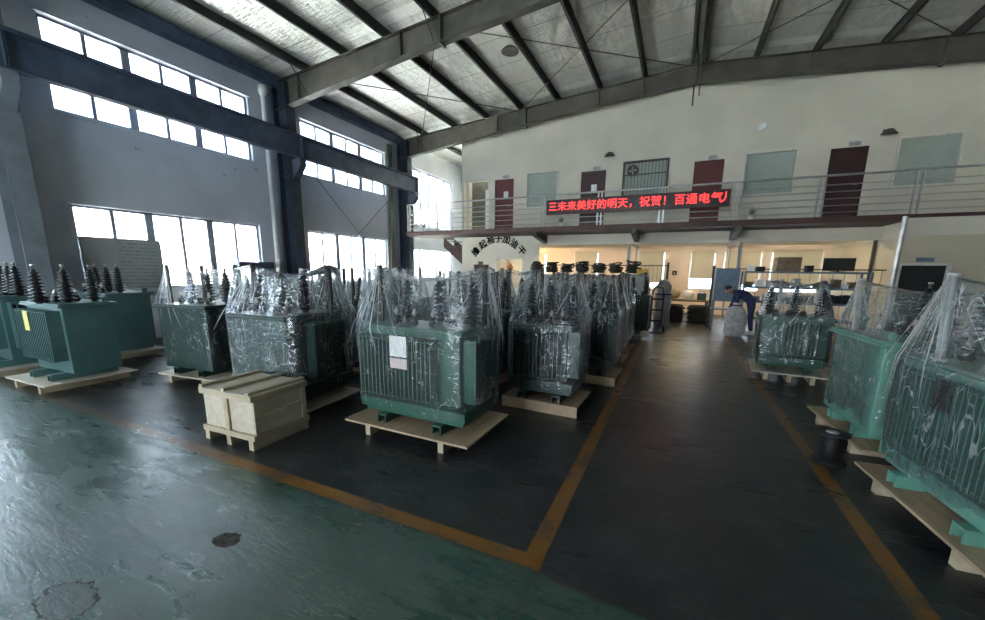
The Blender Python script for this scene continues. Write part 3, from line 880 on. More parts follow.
bl.build('blade', M['rack_grey'], f)
hb = thing('high_bay_lamp', 'dark round high bay lamp hanging under the roof sheets', 'lamp', (-4.48, 10.5, 7.30))
MB().tube([(0, 0, 0.05), (0, 0, 0.13)], 0.012, 6).build('rod', M['purlin'], hb)
MB().lathe([(0.05, 0.08), (0.12, 0.06), (0.22, -0.02), (0.23, -0.05), (0.20, -0.04)], 22).build('lamp_shade', M['grey_steel'], hb)
MB().lathe([(0.20, -0.036), (0.12, -0.03), (0.02, -0.028)], 22).build('lens', M['shade_glass'], hb)
# cables and small pots on the balcony
for i, (x, lb) in enumerate(((-3.75, 'small pale potted plant on the balcony under the left end of the sign'), (1.75, 'small pale potted plant on the balcony right of the sign'), (-9.4, 'small pale potted plant at the left end of the balcony'))):
    p = thing('potted_plant', lb, 'plant', (x, 13.55, SLAB), 0, 'potted plants on the balcony')
    MB().lathe([(0.07, 0), (0.10, 0.16), (0.09, 0.16)], 12).build('pot', M['white_plastic'], p)
    lf = MB()
    rnd = random.Random(i)
    for k in range(26):
        a, e = rnd.uniform(0, 2 * pi), rnd.uniform(0.5, 1.4)
        L = rnd.uniform(0.15, 0.28)
        q = Vector((cos(a) * cos(e), sin(a) * cos(e), sin(e)))
        sd = Vector((-sin(a), cos(a), 0)) * 0.022
        b0 = Vector((0, 0, 0.15))
        lf.add([b0, b0 + q * L * 0.5 + sd, b0 + q * L, b0 + q * L * 0.5 - sd], [(0, 1, 2, 3)])
    lf.build('leaves', mat('pale_leaf_%d' % i, (0.22, 0.26, 0.18), 0.6), p)

# notice board on the left wall
nb = thing('notice_board', 'large grey notice board with rows of faded text on the left wall', 'board', (XL + 0.03, 4.45, 1.0))
def board_mat():
    m, nt, bs = newmat('faded_board_print')
    tc = nt.nodes.new('ShaderNodeTexCoord')
    sp = nt.nodes.new('ShaderNodeSeparateXYZ')
    nt.links.new(tc.outputs['Object'], sp.inputs[0])
    row = mapr(nt, mth(nt, 'ABSOLUTE', mth(nt, 'SUBTRACT', mth(nt, 'FRACT', mth(nt, 'MULTIPLY', sp.outputs[2], 13.0)), 0.5)), 0.22, 0.12)
    gl = mapr(nt, noise_n(nt, coords(nt, (1, 30, 13)), 1.0, 2), 0.42, 0.55)
    inx = mth(nt, 'MULTIPLY', mapr(nt, sp.outputs[1], -0.12, -0.08), mapr(nt, sp.outputs[1], 0.60, 0.56))
    f = mth(nt, 'MULTIPLY', mth(nt, 'MULTIPLY', row, gl), inx)
    nt.links.new(mixc(nt, mth(nt, 'MULTIPLY', f, 0.6), (0.33, 0.35, 0.34), (0.10, 0.11, 0.12)), bs.inputs['Base Color'])
    bs.inputs['Roughness'].default_value = 0.6
    return m
MB().box(-0.03, 0.0, -0.67, 0.66, 0, 1.2).build('panel', board_mat(), nb)
MB().box(-0.03, 0.012, -0.69, -0.66, -0.02, 1.22).box(-0.03, 0.012, 0.65, 0.68, -0.02, 1.22).box(-0.03, 0.012, -0.69, 0.68, 1.19, 1.22).box(-0.03, 0.012, -0.69, 0.68, -0.02, 0.01).build('frame', M['rack_grey'], nb)
# dark air-conditioner casing under the far end of the first lower window
tag(MB().box(XL, XL + 0.28, 6.75, 7.75, 1.62, 1.80).build('cable_duct_box', M['blue_steel'], bevel=0.01), 'dark steel box fixed on the left wall at the right end of the low window', 'box')

# ================================================================ TRANSFORMERS
def shed_profile(h, r0, r1, n):
    p = [(0.028, 0)]
    for k in range(n):
        z = 0.03 + (h - 0.07) * k / n
        r = r0 + (r1 - r0) * k / max(1, n - 1)
        dz = (h - 0.07) / n
        p += [(r * 0.48, z), (r, z + dz * 0.30), (r, z + dz * 0.42), (r * 0.48, z + dz * 0.72)]
    p += [(0.022, h - 0.03), (0.014, h - 0.02)]
    return p
HV_ME = MB().lathe(shed_profile(0.46, 0.095, 0.055, 9), 18).mesh('high_voltage_bushing')
HV_ME.materials.append(M['porcelain'])
HT_ME = MB().lathe([(0.012, 0.43), (0.012, 0.48), (0.02, 0.48), (0.02, 0.50), (0.008, 0.50)], 10).mesh('terminal')
HT_ME.materials.append(M['brass'])
LV_ME = MB().lathe([(0.03, 0), (0.045, 0.02), (0.045, 0.035), (0.03, 0.045), (0.04, 0.06), (0.04, 0.075), (0.022, 0.09)], 14).mesh('low_voltage_bushing')
LV_ME.materials.append(M['porcelain'])
LT_ME = MB().lathe([(0.012, 0.085), (0.012, 0.11), (0.022, 0.11), (0.022, 0.135), (0.012, 0.135), (0.012, 0.165)], 10).mesh('terminal')
LT_ME.materials.append(M['brass'])
def inst(name, me, parent, loc, rot=(0, 0, 0)):
    o = bpy.data.objects.new(name, me)
    COL.objects.link(o)
    o.parent = parent
    o.location, o.rotation_euler = loc, rot
    return o

def film_mesh(Wd, Dp, ztank, ztop, px, py, seed, hem=0.30, nth=150, up=None, folds=26):
    """clear film: hugging the tank, then a tent up to the corner posts; up = posts that carry it"""
    b = MB()
    vs, fs = [], []
    levels = []
    nb_, nt_, nc_ = 16, 16, 7
    def drop(x, y):
        d = min(math.hypot(x - p[0], y - p[1]) for p in up)
        return -0.13 * min(1.0, d / 0.42) ** 0.8
    e = 0.012
    for i in range(nb_):
        t = i / (nb_ - 1)
        levels.append((hem + (ztank - hem) * t, Wd / 2 + e, Dp / 2 + e, 'b', t))
    for i in range(1, nt_ + 1):
        t = i / nt_
        levels.append((ztank + (ztop - ztank) * t, Wd / 2 + e + (px - Wd / 2) * t, Dp / 2 + e + (py - Dp / 2) * t, 't', t))
    for i in range(1, nc_ + 1):
        t = i / nc_
        levels.append((ztop, (px + e) * (1 - t) + 0.001, (py + e) * (1 - t) + 0.001, 'c', t))
    for (z, hx, hy, kind, t) in levels:
        for k in range(nth):
            a = 2 * pi * k / nth
            c, s = cos(a) * hx, sin(a) * hy
            L = math.hypot(c, s) or 1
            c, s = c / L, s / L
            r = 1 / ((abs(c) / hx) ** 10 + (abs(s) / hy) ** 10) ** 0.1
            corner = min(1.0, 1.5 * (abs(c) / hx) * (abs(s) / hy) * r * r)
            zz = z
            if kind == 'b':
                r *= 1 + 0.016 * noise.noise((a * 5, z * 3, seed)) + 0.008 * noise.noise((a * 16 + z * 4, z * 2, seed + 9))
                if t < 0.25:
                    k2 = (0.25 - t) * 4
                    zz += k2 * (0.10 * noise.noise((a * 2.2, 5, seed)) + 0.03 * noise.noise((a * 9, 8, seed)))
                    r *= 1 - 0.02 * k2 + 0.05 * k2 * noise.noise((a * 7, 3, seed))
            elif kind == 't':
                fold = 1 - abs(noise.noise((a * 6 + 0.6 * z, z * 0.9, seed + 4))) * 2
                r *= 1 - 0.10 * sin(pi * t) * (1 - corner) + 0.022 * sin(pi * min(1, t + .15)) * fold
                zz += t * drop(r * c, r * s) + 0.02 * t * noise.noise((a * 1.5, 2, seed + 2))
            else:
                zz += drop(r * c, r * s) - 0.03 * sin(pi * t / 2) + 0.02 * (1 - t) * noise.noise((a * 1.5, 2, seed + 2)) + 0.02 * noise.noise((r * c * 7, r * s * 7, seed))
            vs.append((r * c, r * s, zz))
    for i in range(len(levels) - 1):
        for k in range(nth):
            fs.append((i * nth + k, i * nth + (k + 1) % nth, (i + 1) * nth + (k + 1) % nth, (i + 1) * nth + k))
    b.add(vs, fs, True)
    b.nfilm = len(b.f)
    # gathered folds: narrow pleats running from each post head down over the tank edge
    rn = random.Random(int(seed * 10))
    hx, hy = Wd / 2 + e, Dp / 2 + e
    for pp in up:
        top = Vector((pp[0], pp[1], ztop))
        i, j = (1 if pp[0] > 0 else -1), (1 if pp[1] > 0.05 else -1)
        for q in range(folds):
            if rn.random() < 0.5:
                u = 1 - abs(rn.gauss(0, 0.62))
                foot, nrm = Vector((i * hx * max(-1, u), j * hy, ztank)), Vector((0, j, 0))
                side = Vector((1, 0, 0))
            else:
                u = 1 - abs(rn.gauss(0, 0.62))
                foot, nrm = Vector((i * hx, j * hy * max(-1, u), ztank)), Vector((i, 0, 0))
                side = Vector((0, 1, 0))
            w = rn.choice((0.0016, 0.0022, 0.003, 0.004, 0.0065))
            d = (foot - top)
            run = rn.uniform(0.0, 0.35) if rn.random() < 0.6 else 0.0
            f0 = rn.uniform(0.02, 0.15)
            p0, p1 = top + d * f0, top + d * rn.uniform(0.75, 1.0)
            pm = (p0 + p1) / 2 + Vector((0, 0, -0.015))
            sl = Vector((d.x, d.y, 0)) * rn.uniform(0.1, 0.5)
            pts = [p0, pm, p1]
            if run:
                pts = [p0, pm, foot, foot + Vector((sl.x * abs(side.x), sl.y * abs(side.y), -run))]
            wd = [0.4 * w] + [w] * (len(pts) - 2) + [0.2 * w]
            lift = nrm * 0.010
            V = []
            for p, ww in zip(pts, wd):
                sd = d.cross(nrm).normalized() * ww
                V += [p - sd + lift, p + lift + nrm * ww * 0.8, p + sd + lift]
            F = []
            for m_ in range(len(pts) - 1):
                F += [(m_ * 3, m_ * 3 + 1, m_ * 3 + 4, m_ * 3 + 3), (m_ * 3 + 1, m_ * 3 + 2, m_ * 3 + 5, m_ * 3 + 4)]
            b.add(V, F, True)
    return b

def fin_panel(width, z0, z1, depth, n, t=0.012, frame=True):
    """fins standing off the plane y=0 towards -y, width along x"""
    b = MB()
    for i in range(n):
        x = -width / 2 + t / 2 + (width - t) * i / (n - 1)
        b.box(x - t / 2, x + t / 2, -depth, 0.0, z0, z1)
    if frame:
        b.tube([(-width / 2, -depth + 0.01, z0 + 0.02), (width / 2, -depth + 0.01, z0 + 0.02)], 0.006, 6)
        b.tube([(-width / 2, -depth + 0.01, z1 - 0.02), (width / 2, -depth + 0.01, z1 - 0.02)], 0.006, 6)
    return b

PZ = 0.13   # top of the pallet board
def transformer(label, x, y, rz, Wd, Dp, green='green', faces='ffpp', wrap=True, seed=0, hv='x', posts='dark', ztank=1.10, ztop=1.70, sheets=(), group='transformers', nf=17, hvoff=0.0, post_sides=None, far=False, hvn=3, fin=None, skid='y', folds=12, hvs=None, hvc=0.0, inset=0.14, fd=0.14, pan=True, film='film'):
    """Wd, Dp: overall size with radiators.  faces: front(-y), right(+x), back(+y), left(-x); f = fins, p = plain"""
    g = M[green]
    t = thing('transformer', label, 'transformer', (x, y, 0), rz, group)
    hx = Wd / 2 - (fd if faces[1] == 'f' else 0.0)
    lx = -Wd / 2 + (fd if faces[3] == 'f' else 0.0)
    fy = -Dp / 2 + (fd if faces[0] == 'f' else 0.0)
    by = Dp / 2 - (fd if faces[2] == 'f' else 0.0)
    zb = 0.22
    tk = MB().box(lx, hx, fy, by, zb, ztank - 0.05)
    # oil pan at the foot, out to the tips of the fins, with a chamfered underside
    for (z0_, z1_, sh) in ((zb + 0.05, zb + 0.15, 0.015), (zb, zb + 0.05, 0.05)):
        if pan:
            tk.box(-Wd / 2 + sh, Wd / 2 - sh, -Dp / 2 + sh, Dp / 2 - sh, z0_, z1_)
    tk.build('tank', g, t, bevel=0.008)
    MB().box(lx - 0.05, hx + 0.05, fy - 0.05, by + 0.05, ztank - 0.05, ztank - 0.025).box(lx - 0.04, hx + 0.04, fy - 0.04, by + 0.04, ztank - 0.022, ztank).build('lid', g, t, bevel=0.004)
    z0, z1 = 0.40, ztank - 0.09
    for i, (fc, wd, off, ang) in enumerate((('f' if faces[0] == 'f' else 'p', hx - lx - 0.12, (0.5 * (hx + lx), fy), 0), (faces[1], by - fy - 0.12, (hx, 0.5 * (fy + by)), pi / 2),
                                           (faces[2], hx - lx - 0.12, (0.5 * (hx + lx), by), pi), (faces[3], by - fy - 0.12, (lx, 0.5 * (fy + by)), -pi / 2))):
        if fc == 'f':
            fo_ = 0.0
            if fin and i in fin:
                wd, fo_ = fin[i]
            off = (off[0] + fo_ * cos(ang), off[1] + fo_ * sin(ang))
            n = max(5, int(round(wd / 0.047)))
            o = fin_panel(wd, z0, z1, fd, n).build('radiator', g, t)
            o.location = (off[0], off[1], 0)
            o.rotation_euler = (0, 0, ang)
    for s in (-0.26, 0.26):
        xx = s * Wd
        L2 = (Dp if skid == 'y' else Wd) / 2 + 0.02
        xx = s * (Wd if skid == 'y' else Dp)
        b = MB().box(xx - 0.05, xx + 0.05, -L2, L2, PZ + 0.075, PZ + 0.09)
        b.box(xx - 0.05, xx - 0.04, -L2, L2, PZ, PZ + 0.08).box(xx + 0.04, xx + 0.05, -L2, L2, PZ, PZ + 0.08)
        o = b.build('base_channel', g, t)
        if skid == 'x':
            o.rotation_euler = (0, 0, pi / 2)
    span = (hx - lx) if hv == 'x' else (by - fy)
    for k in range(hvn):
        u = hvc + (k - (hvn - 1) / 2) * (hvs or span * 0.38)
        p = (u, hvoff, ztank) if hv == 'x' else (hvoff, u, ztank)
        bsh = inst('high_voltage_bushing', HV_ME, t, p)
        if not far:
            inst('terminal', HT_ME, bsh, (0, 0, 0))
    for k in range(4):
        u = (k - 1.5) * span * 0.2
        w = -0.2 if hvoff >= 0 else 0.2
        w = w * Dp / 0.7
        p = (u, hvoff + w, ztank) if hv == 'x' else (hvoff + w, u, ztank)
        bsh = inst('low_voltage_bushing', LV_ME, t, p)
        inst('terminal', LT_ME, bsh, (0, 0, 0))
    if not far:
        for (ux, uy) in ((lx + 0.05, fy + 0.05), (hx - 0.05, by - 0.05)):
            MB().box(ux - 0.008, ux + 0.008, uy - 0.04, uy + 0.04, ztank - 0.01, ztank + 0.07).build('lifting_lug', g, t)
        MB().lathe([(0.035, ztank), (0.035, ztank + 0.1), (0.05, ztank + 0.1), (0.05, ztank + 0.13), (0.02, ztank + 0.15)], 14, Matrix.Translation((lx + 0.16, by - 0.12, 0))).build('oil_filler', g, t)
    if wrap:
        qx, qy = Wd / 2 - inset, Dp / 2 - inset
        heads = post_sides or ((-qx, -qy), (qx, -qy), (qx, qy), (-qx, qy))
        for (hx_, hy_) in heads:
            if posts == 'dark':
                MB().box(hx_ - 0.019, hx_ + 0.019, hy_ - 0.019, hy_ + 0.019, ztank - 0.02, ztop - 0.01).build('corner_post', M['post_dark'], t)
            else:
                MB().tube([(hx_ * .95, hy_ * .95, ztank - 0.02), (hx_, hy_, ztop - 0.01)], 0.03, 12).build('corner_post', M['post_grey'], t)
        fm = film_mesh(Wd + 0.03, Dp + 0.03, ztank - 0.02, ztop, max([qx] + [abs(h[0]) for h in heads]) + 0.03, max([qy] + [abs(h[1]) for h in heads]) + 0.03, seed * 7.3 + 1.7, nth=90 if far else 200, up=heads, folds=5 if far else folds)
        fo = fm.build('plastic_wrap', M[film], t)
        fo.data.materials.append(M['film_fold'])
        for pl in fo.data.polygons[fm.nfilm:]:
            pl.material_index = 1
    for (face, u, z, w, h, m) in sheets:
        b = MB().box(-w / 2, w / 2, -0.004, 0.0, -h / 2, h / 2)
        o = b.build('label_sheet', M[m], t)
        if face == 'front':
            o.location = (u, -Dp / 2 - 0.006, z)
        elif face == 'left':
            o.location = (-Wd / 2 - 0.006, u, z)
            o.rotation_euler = (0, 0, -pi / 2)
        elif face == 'right':
            o.location = (Wd / 2 + 0.006, u, z)
            o.rotation_euler = (0, 0, pi / 2)
    return t

def pallet(label, x, y, rz, Wd, Dp, group='pallets under the transformers', along='y', m='ply', closed=False, n=3):
    t = thing('pallet', label, 'pallet', (x, y, 0), rz, group)
    MB().box(-Wd / 2, Wd / 2, -Dp / 2, Dp / 2, PZ - 0.022, PZ).build('board', M[m], t, bevel=0.002)
    for k in range(n):
        s = -0.30 + 0.6 * k / (n - 1)
        b = MB()
        if along == 'y':
            b.box(s * Wd - 0.03, s * Wd + 0.03, -Dp / 2 + 0.02, Dp / 2 - 0.02, 0, PZ - 0.022)
        else:
            b.box(-Wd / 2 + 0.02, Wd / 2 - 0.02, s * Dp - 0.03, s * Dp + 0.03, 0, PZ - 0.022)
        b.build('runner', M['pine'], t)
    if closed:
        MB().box(-Wd / 2, Wd / 2, -Dp / 2, -Dp / 2 + 0.02, 0, PZ - 0.022).build('side_board', M[m], t)
    return t

def unit(tl, pl, x, y, rz, W_, D_, pw, pd, off=(0, 0), along='y', pm='ply', closed=False, pn=3, **kw):
    r = radians(rz)
    transformer(tl, x, y, r, W_, D_, **kw)
    c, s = cos(r), sin(r)
    pallet(pl, x + off[0] * c - off[1] * s, y + off[0] * s + off[1] * c, r, pw, pd, along=along, m=pm, closed=closed, n=pn)

G1 = 'transformers in the rows left of the aisle'
G2 = 'transformers right of the aisle'
# front row, left of the aisle
unit('unwrapped haze-tinted green transformer with a yellow label, nearest the left wall column', 'pale pallet under the unwrapped transformer with the yellow label',
     -7.65, 2.36, 2, 0.98, 0.66, 1.12, 0.98, (-0.05, 0), pm='ply_pale', pn=2, green='green_hazed', faces='fppp', wrap=False, pan=False, ztank=1.15, hv='y', group=G1, hvoff=0.18, hvs=0.27,
     sheets=(('front', -0.10, 0.92, 0.13, 0.26, 'yellow_paper'),))
unit('unwrapped transformer cut off by the left edge of the photo', 'pallet under the transformer at the left edge of the photo', -9.32, 2.35, 2, 0.95, 0.75, 1.1, 0.95, pm='ply_pale', green='green_hazed', faces='ffff', wrap=False, pan=False, ztank=1.18, group=G1)
unit('unwrapped pale green transformer under the notice board behind the yellow-labelled one', 'pallet under the pale transformer in front of the notice board', -9.25, 3.48, 2, 0.95, 0.75, 1.1, 0.95, pm='ply_pale', green='green_hazed', faces='fppp', wrap=False, pan=False, ztank=1.18, group=G1)
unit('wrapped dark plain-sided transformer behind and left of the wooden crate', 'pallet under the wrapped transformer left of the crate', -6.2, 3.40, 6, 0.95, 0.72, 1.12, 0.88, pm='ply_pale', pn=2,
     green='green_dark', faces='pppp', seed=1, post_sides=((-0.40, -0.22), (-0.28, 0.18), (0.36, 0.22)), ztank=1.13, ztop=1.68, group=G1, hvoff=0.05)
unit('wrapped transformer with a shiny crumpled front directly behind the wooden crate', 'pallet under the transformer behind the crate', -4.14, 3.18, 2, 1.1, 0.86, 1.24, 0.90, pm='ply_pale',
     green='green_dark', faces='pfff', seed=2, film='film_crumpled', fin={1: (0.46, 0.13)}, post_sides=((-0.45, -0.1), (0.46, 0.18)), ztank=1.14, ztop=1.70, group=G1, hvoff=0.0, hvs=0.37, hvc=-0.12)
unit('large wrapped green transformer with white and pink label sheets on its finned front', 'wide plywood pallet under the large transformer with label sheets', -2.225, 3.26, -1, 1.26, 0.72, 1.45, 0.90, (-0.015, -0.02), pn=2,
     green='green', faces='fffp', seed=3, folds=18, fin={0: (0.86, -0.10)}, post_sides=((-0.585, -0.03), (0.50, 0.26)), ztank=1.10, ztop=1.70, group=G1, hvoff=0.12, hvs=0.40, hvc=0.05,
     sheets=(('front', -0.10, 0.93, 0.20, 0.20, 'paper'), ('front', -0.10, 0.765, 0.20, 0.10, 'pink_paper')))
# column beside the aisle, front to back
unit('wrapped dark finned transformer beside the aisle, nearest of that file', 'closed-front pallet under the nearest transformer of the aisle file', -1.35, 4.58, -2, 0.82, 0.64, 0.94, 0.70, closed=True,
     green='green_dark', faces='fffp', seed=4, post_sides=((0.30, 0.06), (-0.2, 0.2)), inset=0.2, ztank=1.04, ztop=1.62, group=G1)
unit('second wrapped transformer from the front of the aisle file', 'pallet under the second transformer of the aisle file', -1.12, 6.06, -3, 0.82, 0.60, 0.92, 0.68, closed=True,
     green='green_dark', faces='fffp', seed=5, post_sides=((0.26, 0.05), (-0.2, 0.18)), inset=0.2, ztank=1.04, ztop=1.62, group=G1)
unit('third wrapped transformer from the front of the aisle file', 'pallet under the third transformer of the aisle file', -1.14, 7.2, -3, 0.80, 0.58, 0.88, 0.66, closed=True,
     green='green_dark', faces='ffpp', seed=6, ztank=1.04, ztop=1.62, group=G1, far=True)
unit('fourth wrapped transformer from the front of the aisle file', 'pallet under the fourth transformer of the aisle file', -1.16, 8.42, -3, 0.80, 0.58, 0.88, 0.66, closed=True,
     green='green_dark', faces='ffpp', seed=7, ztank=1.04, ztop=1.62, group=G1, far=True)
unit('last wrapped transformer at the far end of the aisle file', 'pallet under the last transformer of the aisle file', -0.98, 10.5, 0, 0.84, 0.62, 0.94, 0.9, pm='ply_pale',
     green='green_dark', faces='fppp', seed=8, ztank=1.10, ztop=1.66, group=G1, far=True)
# rows behind the front row, seen through the gaps
for i, (x, y, tl, pl) in enumerate((
        (-2.55, 5.15, 'wrapped transformer seen in the gap behind the label-sheet transformer', 'pallet in the gap behind the label-sheet transformer'),
        (-4.2, 4.75, 'wrapped transformer in the gap behind the shiny crumpled one', 'pallet in the gap behind the shiny crumpled transformer'),
        (-2.5, 6.6, 'wrapped transformer two rows behind the label-sheet one', 'pallet two rows behind the label-sheet transformer'),
        (-3.6, 6.3, 'wrapped transformer two rows behind the shiny crumpled one', 'pallet two rows behind the shiny crumpled transformer'),
        (-5.6, 5.0, 'wrapped transformer behind and right of the plain-sided one', 'pallet behind and right of the plain-sided transformer'),
        (-7.4, 4.6, 'wrapped transformer behind and left of the plain-sided one', 'pallet behind and left of the plain-sided transformer'),
        (-2.4, 8.0, 'wrapped transformer in the third row left of the aisle file', 'pallet in the third row left of the aisle file'),
        (-3.7, 7.9, 'wrapped transformer in the third row below the slogan', 'pallet in the third row below the slogan'),
        (-5.2, 6.7, 'wrapped transformer in the back row below the stair', 'pallet in the back row below the stair'),
        (-2.4, 9.5, 'wrapped transformer in the fourth row left of the aisle file', 'pallet in the fourth row left of the aisle file'))):
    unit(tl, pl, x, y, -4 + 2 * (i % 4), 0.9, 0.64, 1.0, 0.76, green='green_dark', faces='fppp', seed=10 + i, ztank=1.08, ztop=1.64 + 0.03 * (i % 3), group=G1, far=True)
# right of the aisle
unit('wrapped brightly lit green transformer with wide fins at the right edge of the photo', 'plywood pallet under the transformer at the right edge', 2.18, 3.38, 5, 1.12, 1.24, 1.28, 1.36, along='x', pn=2,
     green='green_lit', faces='pppf', seed=30, film='film_crumpled', folds=12, post_sides=((-0.446, 0.41), (0.36, -0.4), (0.3, 0.42)), inset=0.2, skid='x', fd=0.07, fin={3: (1.06, 0.0)}, posts='grey', ztank=1.08, ztop=1.68, group=G2, hv='y', hvoff=0.05, sheets=(('left', 0.05, 0.90, 0.16, 0.2, 'black'),))
unit('wrapped brightly lit green plain-sided transformer, middle of the right row', 'plywood pallet under the middle transformer of the right row', 2.2, 4.97, 4, 1.06, 0.96, 1.24, 1.26, along='x', pn=2,
     green='green_lit', faces='pppp', seed=31, film='film_crumpled', folds=12, post_sides=((-0.46, 0.335), (0.36, -0.3)), inset=0.2, skid='x', posts='grey', ztank=1.09, ztop=1.63, group=G2, hv='y', hvoff=0.1)
unit('wrapped green transformer with dark fins, farthest of the right row', 'pallet under the farthest transformer of the right row', 1.76, 7.72, -5, 0.88, 0.78, 0.98, 1.02, pm='ply_pale',
     green='green', faces='fppp', seed=32, film='film_crumpled', fin={0: (0.46, 0.1)}, post_sides=((0.30, 0.0), (-0.2, 0.15)), inset=0.16, posts='grey', ztank=1.0, ztop=1.58, group=G2)

# ================================================================ CRATE, SPOOL
cr = thing('wooden_crate', 'pale wooden crate with battens standing in front of the wrapped transformers', 'crate', (-3.70, 2.37, 0), radians(2))
hx, hy = 0.34, 0.28
MB().box(-hx, hx, -hy, hy, 0.12, 0.50).build('panel', M['ply_pale'], cr)
for s in (-hx + 0.03, 0, hx - 0.03):
    MB().box(s - 0.03, s + 0.03, -hy - 0.025, hy + 0.025, 0, 0.09).build('foot', M['pine'], cr)
for z in (0.09, 0.46):
    for q in (-hy - 0.026, hy):
        MB().box(-hx - 0.025, hx + 0.025, q, q + 0.026, z, z + 0.055).build('end_batten', M['pine_x'], cr, bevel=0.003)
    for q in (-hx - 0.026, hx):
        MB().box(q, q + 0.026, -hy, hy, z, z + 0.055).build('side_batten', M['pine'], cr, bevel=0.003)
MB().box(-0.03, 0.03, -hy - 0.022, -hy, 0.145, 0.46).build('upright_batten', M['pine'], cr, bevel=0.003)
for s in (-hy, hy - 0.05):
    MB().box(hx, hx + 0.022, s, s + 0.05, 0.145, 0.46).build('upright_batten', M['pine'], cr, bevel=0.003)
MB().box(hx, hx + 0.022, -hy + 0.05, hy - 0.05, 0.28, 0.33).build('side_batten', M['pine'], cr, bevel=0.003)
MB().box(-hx - 0.02, hx + 0.02, -hy - 0.02, hy + 0.02, 0.50, 0.52).box(-hx - 0.026, hx + 0.026, -hy - 0.026, -hy + 0.03, 0.515, 0.518).build('lid', M['ply_pale'], cr)
for s in (-hx + 0.01, -0.02, hx - 0.03):
    MB().box(s - 0.025, s + 0.025, -hy - 0.024, hy + 0.024, 0.52, 0.55).build('lid_batten', M['pine'], cr, bevel=0.003)

sp = thing('cable_spool', 'black plastic spool standing on the floor beside the right pallets', 'spool', (1.38, 4.22, 0))
MB().lathe([(0.125, 0), (0.13, 0.012), (0.09, 0.022), (0.06, 0.04)], 28).build('flange', M['black'], sp)
MB().lathe([(0.065, 0.02), (0.062, 0.14), (0.065, 0.25)], 24).build('core', M['black'], sp)
MB().lathe([(0.06, 0.24), (0.09, 0.255), (0.125, 0.265), (0.125, 0.28), (0.04, 0.275)], 28).build('flange', M['black'], sp)
MB().lathe([(0.045, 0.276), (0.045, 0.284), (0.02, 0.284)], 20).build('hub_ring', M['rack_grey'], sp)

# ================================================================ FAR RACKS, FENCES, CLUTTER
def fence(name, label, x0, x1, y, z1, bars, m, lowbar=True):
    t = thing(name, label, 'fence', ((x0 + x1) / 2, y, 0), 0, 'wire fences in front of the workshop')
    h = (x1 - x0) / 2
    for s in (-h, h):
        MB().box(s - 0.035, s + 0.035, -0.035, 0.035, 0, z1 + 0.08).build('post', m, t)
    MB().box(-h, h, -0.015, 0.015, z1 - 0.03, z1).build('top_rail', m, t)
    b = MB()
    for k in range(bars):
        x = -h + 2 * h * (k + 0.5) / bars
        b.box(x - 0.004, x + 0.004, -0.004, 0.004, 0.05, z1)
    b.build('wire_panel', m, t)
fence('wire_fence', 'dark wire fence with top rail left of the aisle end', -4.7, -0.28, 13.75, 1.88, 36, M['purlin'])
fence('wire_fence', 'dark wire fence with top rail right of the aisle end', 1.0, 5.0, 13.75, 1.80, 16, M['purlin'])

def rack(label, x, y, Wd, Dp, zs, m, back=False):
    t = thing('storage_rack', label, 'rack', (x, y, 0), 0, 'storage racks at the far end')
    top = max(zs)
    for sx in (-1, 1):
        for sy in (-1, 1):
            MB().box(sx * Wd / 2 - 0.025, sx * Wd / 2 + 0.025, sy * Dp / 2 - 0.025, sy * Dp / 2 + 0.025, 0, top).build('upright', m, t)
    for z in zs:
        MB().box(-Wd / 2, Wd / 2, -Dp / 2, Dp / 2, z - 0.05, z).build('shelf', m, t)
    if back:
        MB().box(-Wd / 2, Wd / 2, -Dp / 2 - 0.01, -Dp / 2, 0.1, top - 0.02).build('side_panel', m, t)
    return t
rack('long grey storage rack loaded with dark cable coils left of the aisle end', -2.7, 12.9, 3.8, 0.8, (0.4, 1.0, 1.55), M['rack_grey'], True)
rack('blue-grey storage rack with boxes behind the bending worker', 3.08, 13.3, 2.7, 0.6, (0.45, 0.9, 1.3, 1.72), M['rack_blue'])
rnd = random.Random(5)
where = ['at the left end of the grey rack', 'second from the left on the grey rack', 'third from the left on the grey rack', 'in the middle of the grey rack', 'third from the right on the grey rack', 'second from the right on the grey rack', 'at the right end of the grey rack']
for i in range(7):
    b = MB()
    for k in range(15):
        R0, cx, cy, cz = rnd.uniform(0.11, 0.215), rnd.uniform(-0.03, 0.03), rnd.uniform(-0.05, 0.05), 0.06 + 0.022 * k * (0.6 + 0.4 * rnd.random())
        tx, ty = rnd.uniform(-1.0, 1.0) * min(1, k / 5), rnd.uniform(-1.0, 1.0) * min(1, k / 5)
        b.tube([(cx + R0 * cos(2 * pi * j / 16), cy + R0 * 0.8 * sin(2 * pi * j / 16), cz + 0.04 + 0.15 * R0 * (tx * cos(2 * pi * j / 16) + ty * sin(2 * pi * j / 16)) * 2) for j in range(17)], 0.022, 6, False)
    o = tag(b.build('cable_coil', M['cable'], loc=(-4.36 + i * 0.52, 12.9, 1.53)), 'heap of coiled dark cable ' + where[i], 'cable coil', 'cable coils on the grey rack')
yb = thing('plastic_crate', 'yellow plastic crate on the grey rack beside the coils', 'crate', (-0.95, 12.75, 1.55))
MB().box(-0.16, 0.16, -0.14, 0.14, 0.0, 0.02).box(-0.16, 0.16, -0.14, -0.125, 0, 0.2).box(-0.16, 0.16, 0.125, 0.14, 0, 0.2).box(-0.16, -0.145, -0.14, 0.14, 0, 0.2).box(0.145, 0.16, -0.14, 0.14, 0, 0.2).build('body', M['yellow'], yb)
MB().box(-0.17, 0.17, -0.15, -0.12, 0.18, 0.2).box(-0.17, 0.17, 0.12, 0.15, 0.18, 0.2).build('rim', M['yellow'], yb)
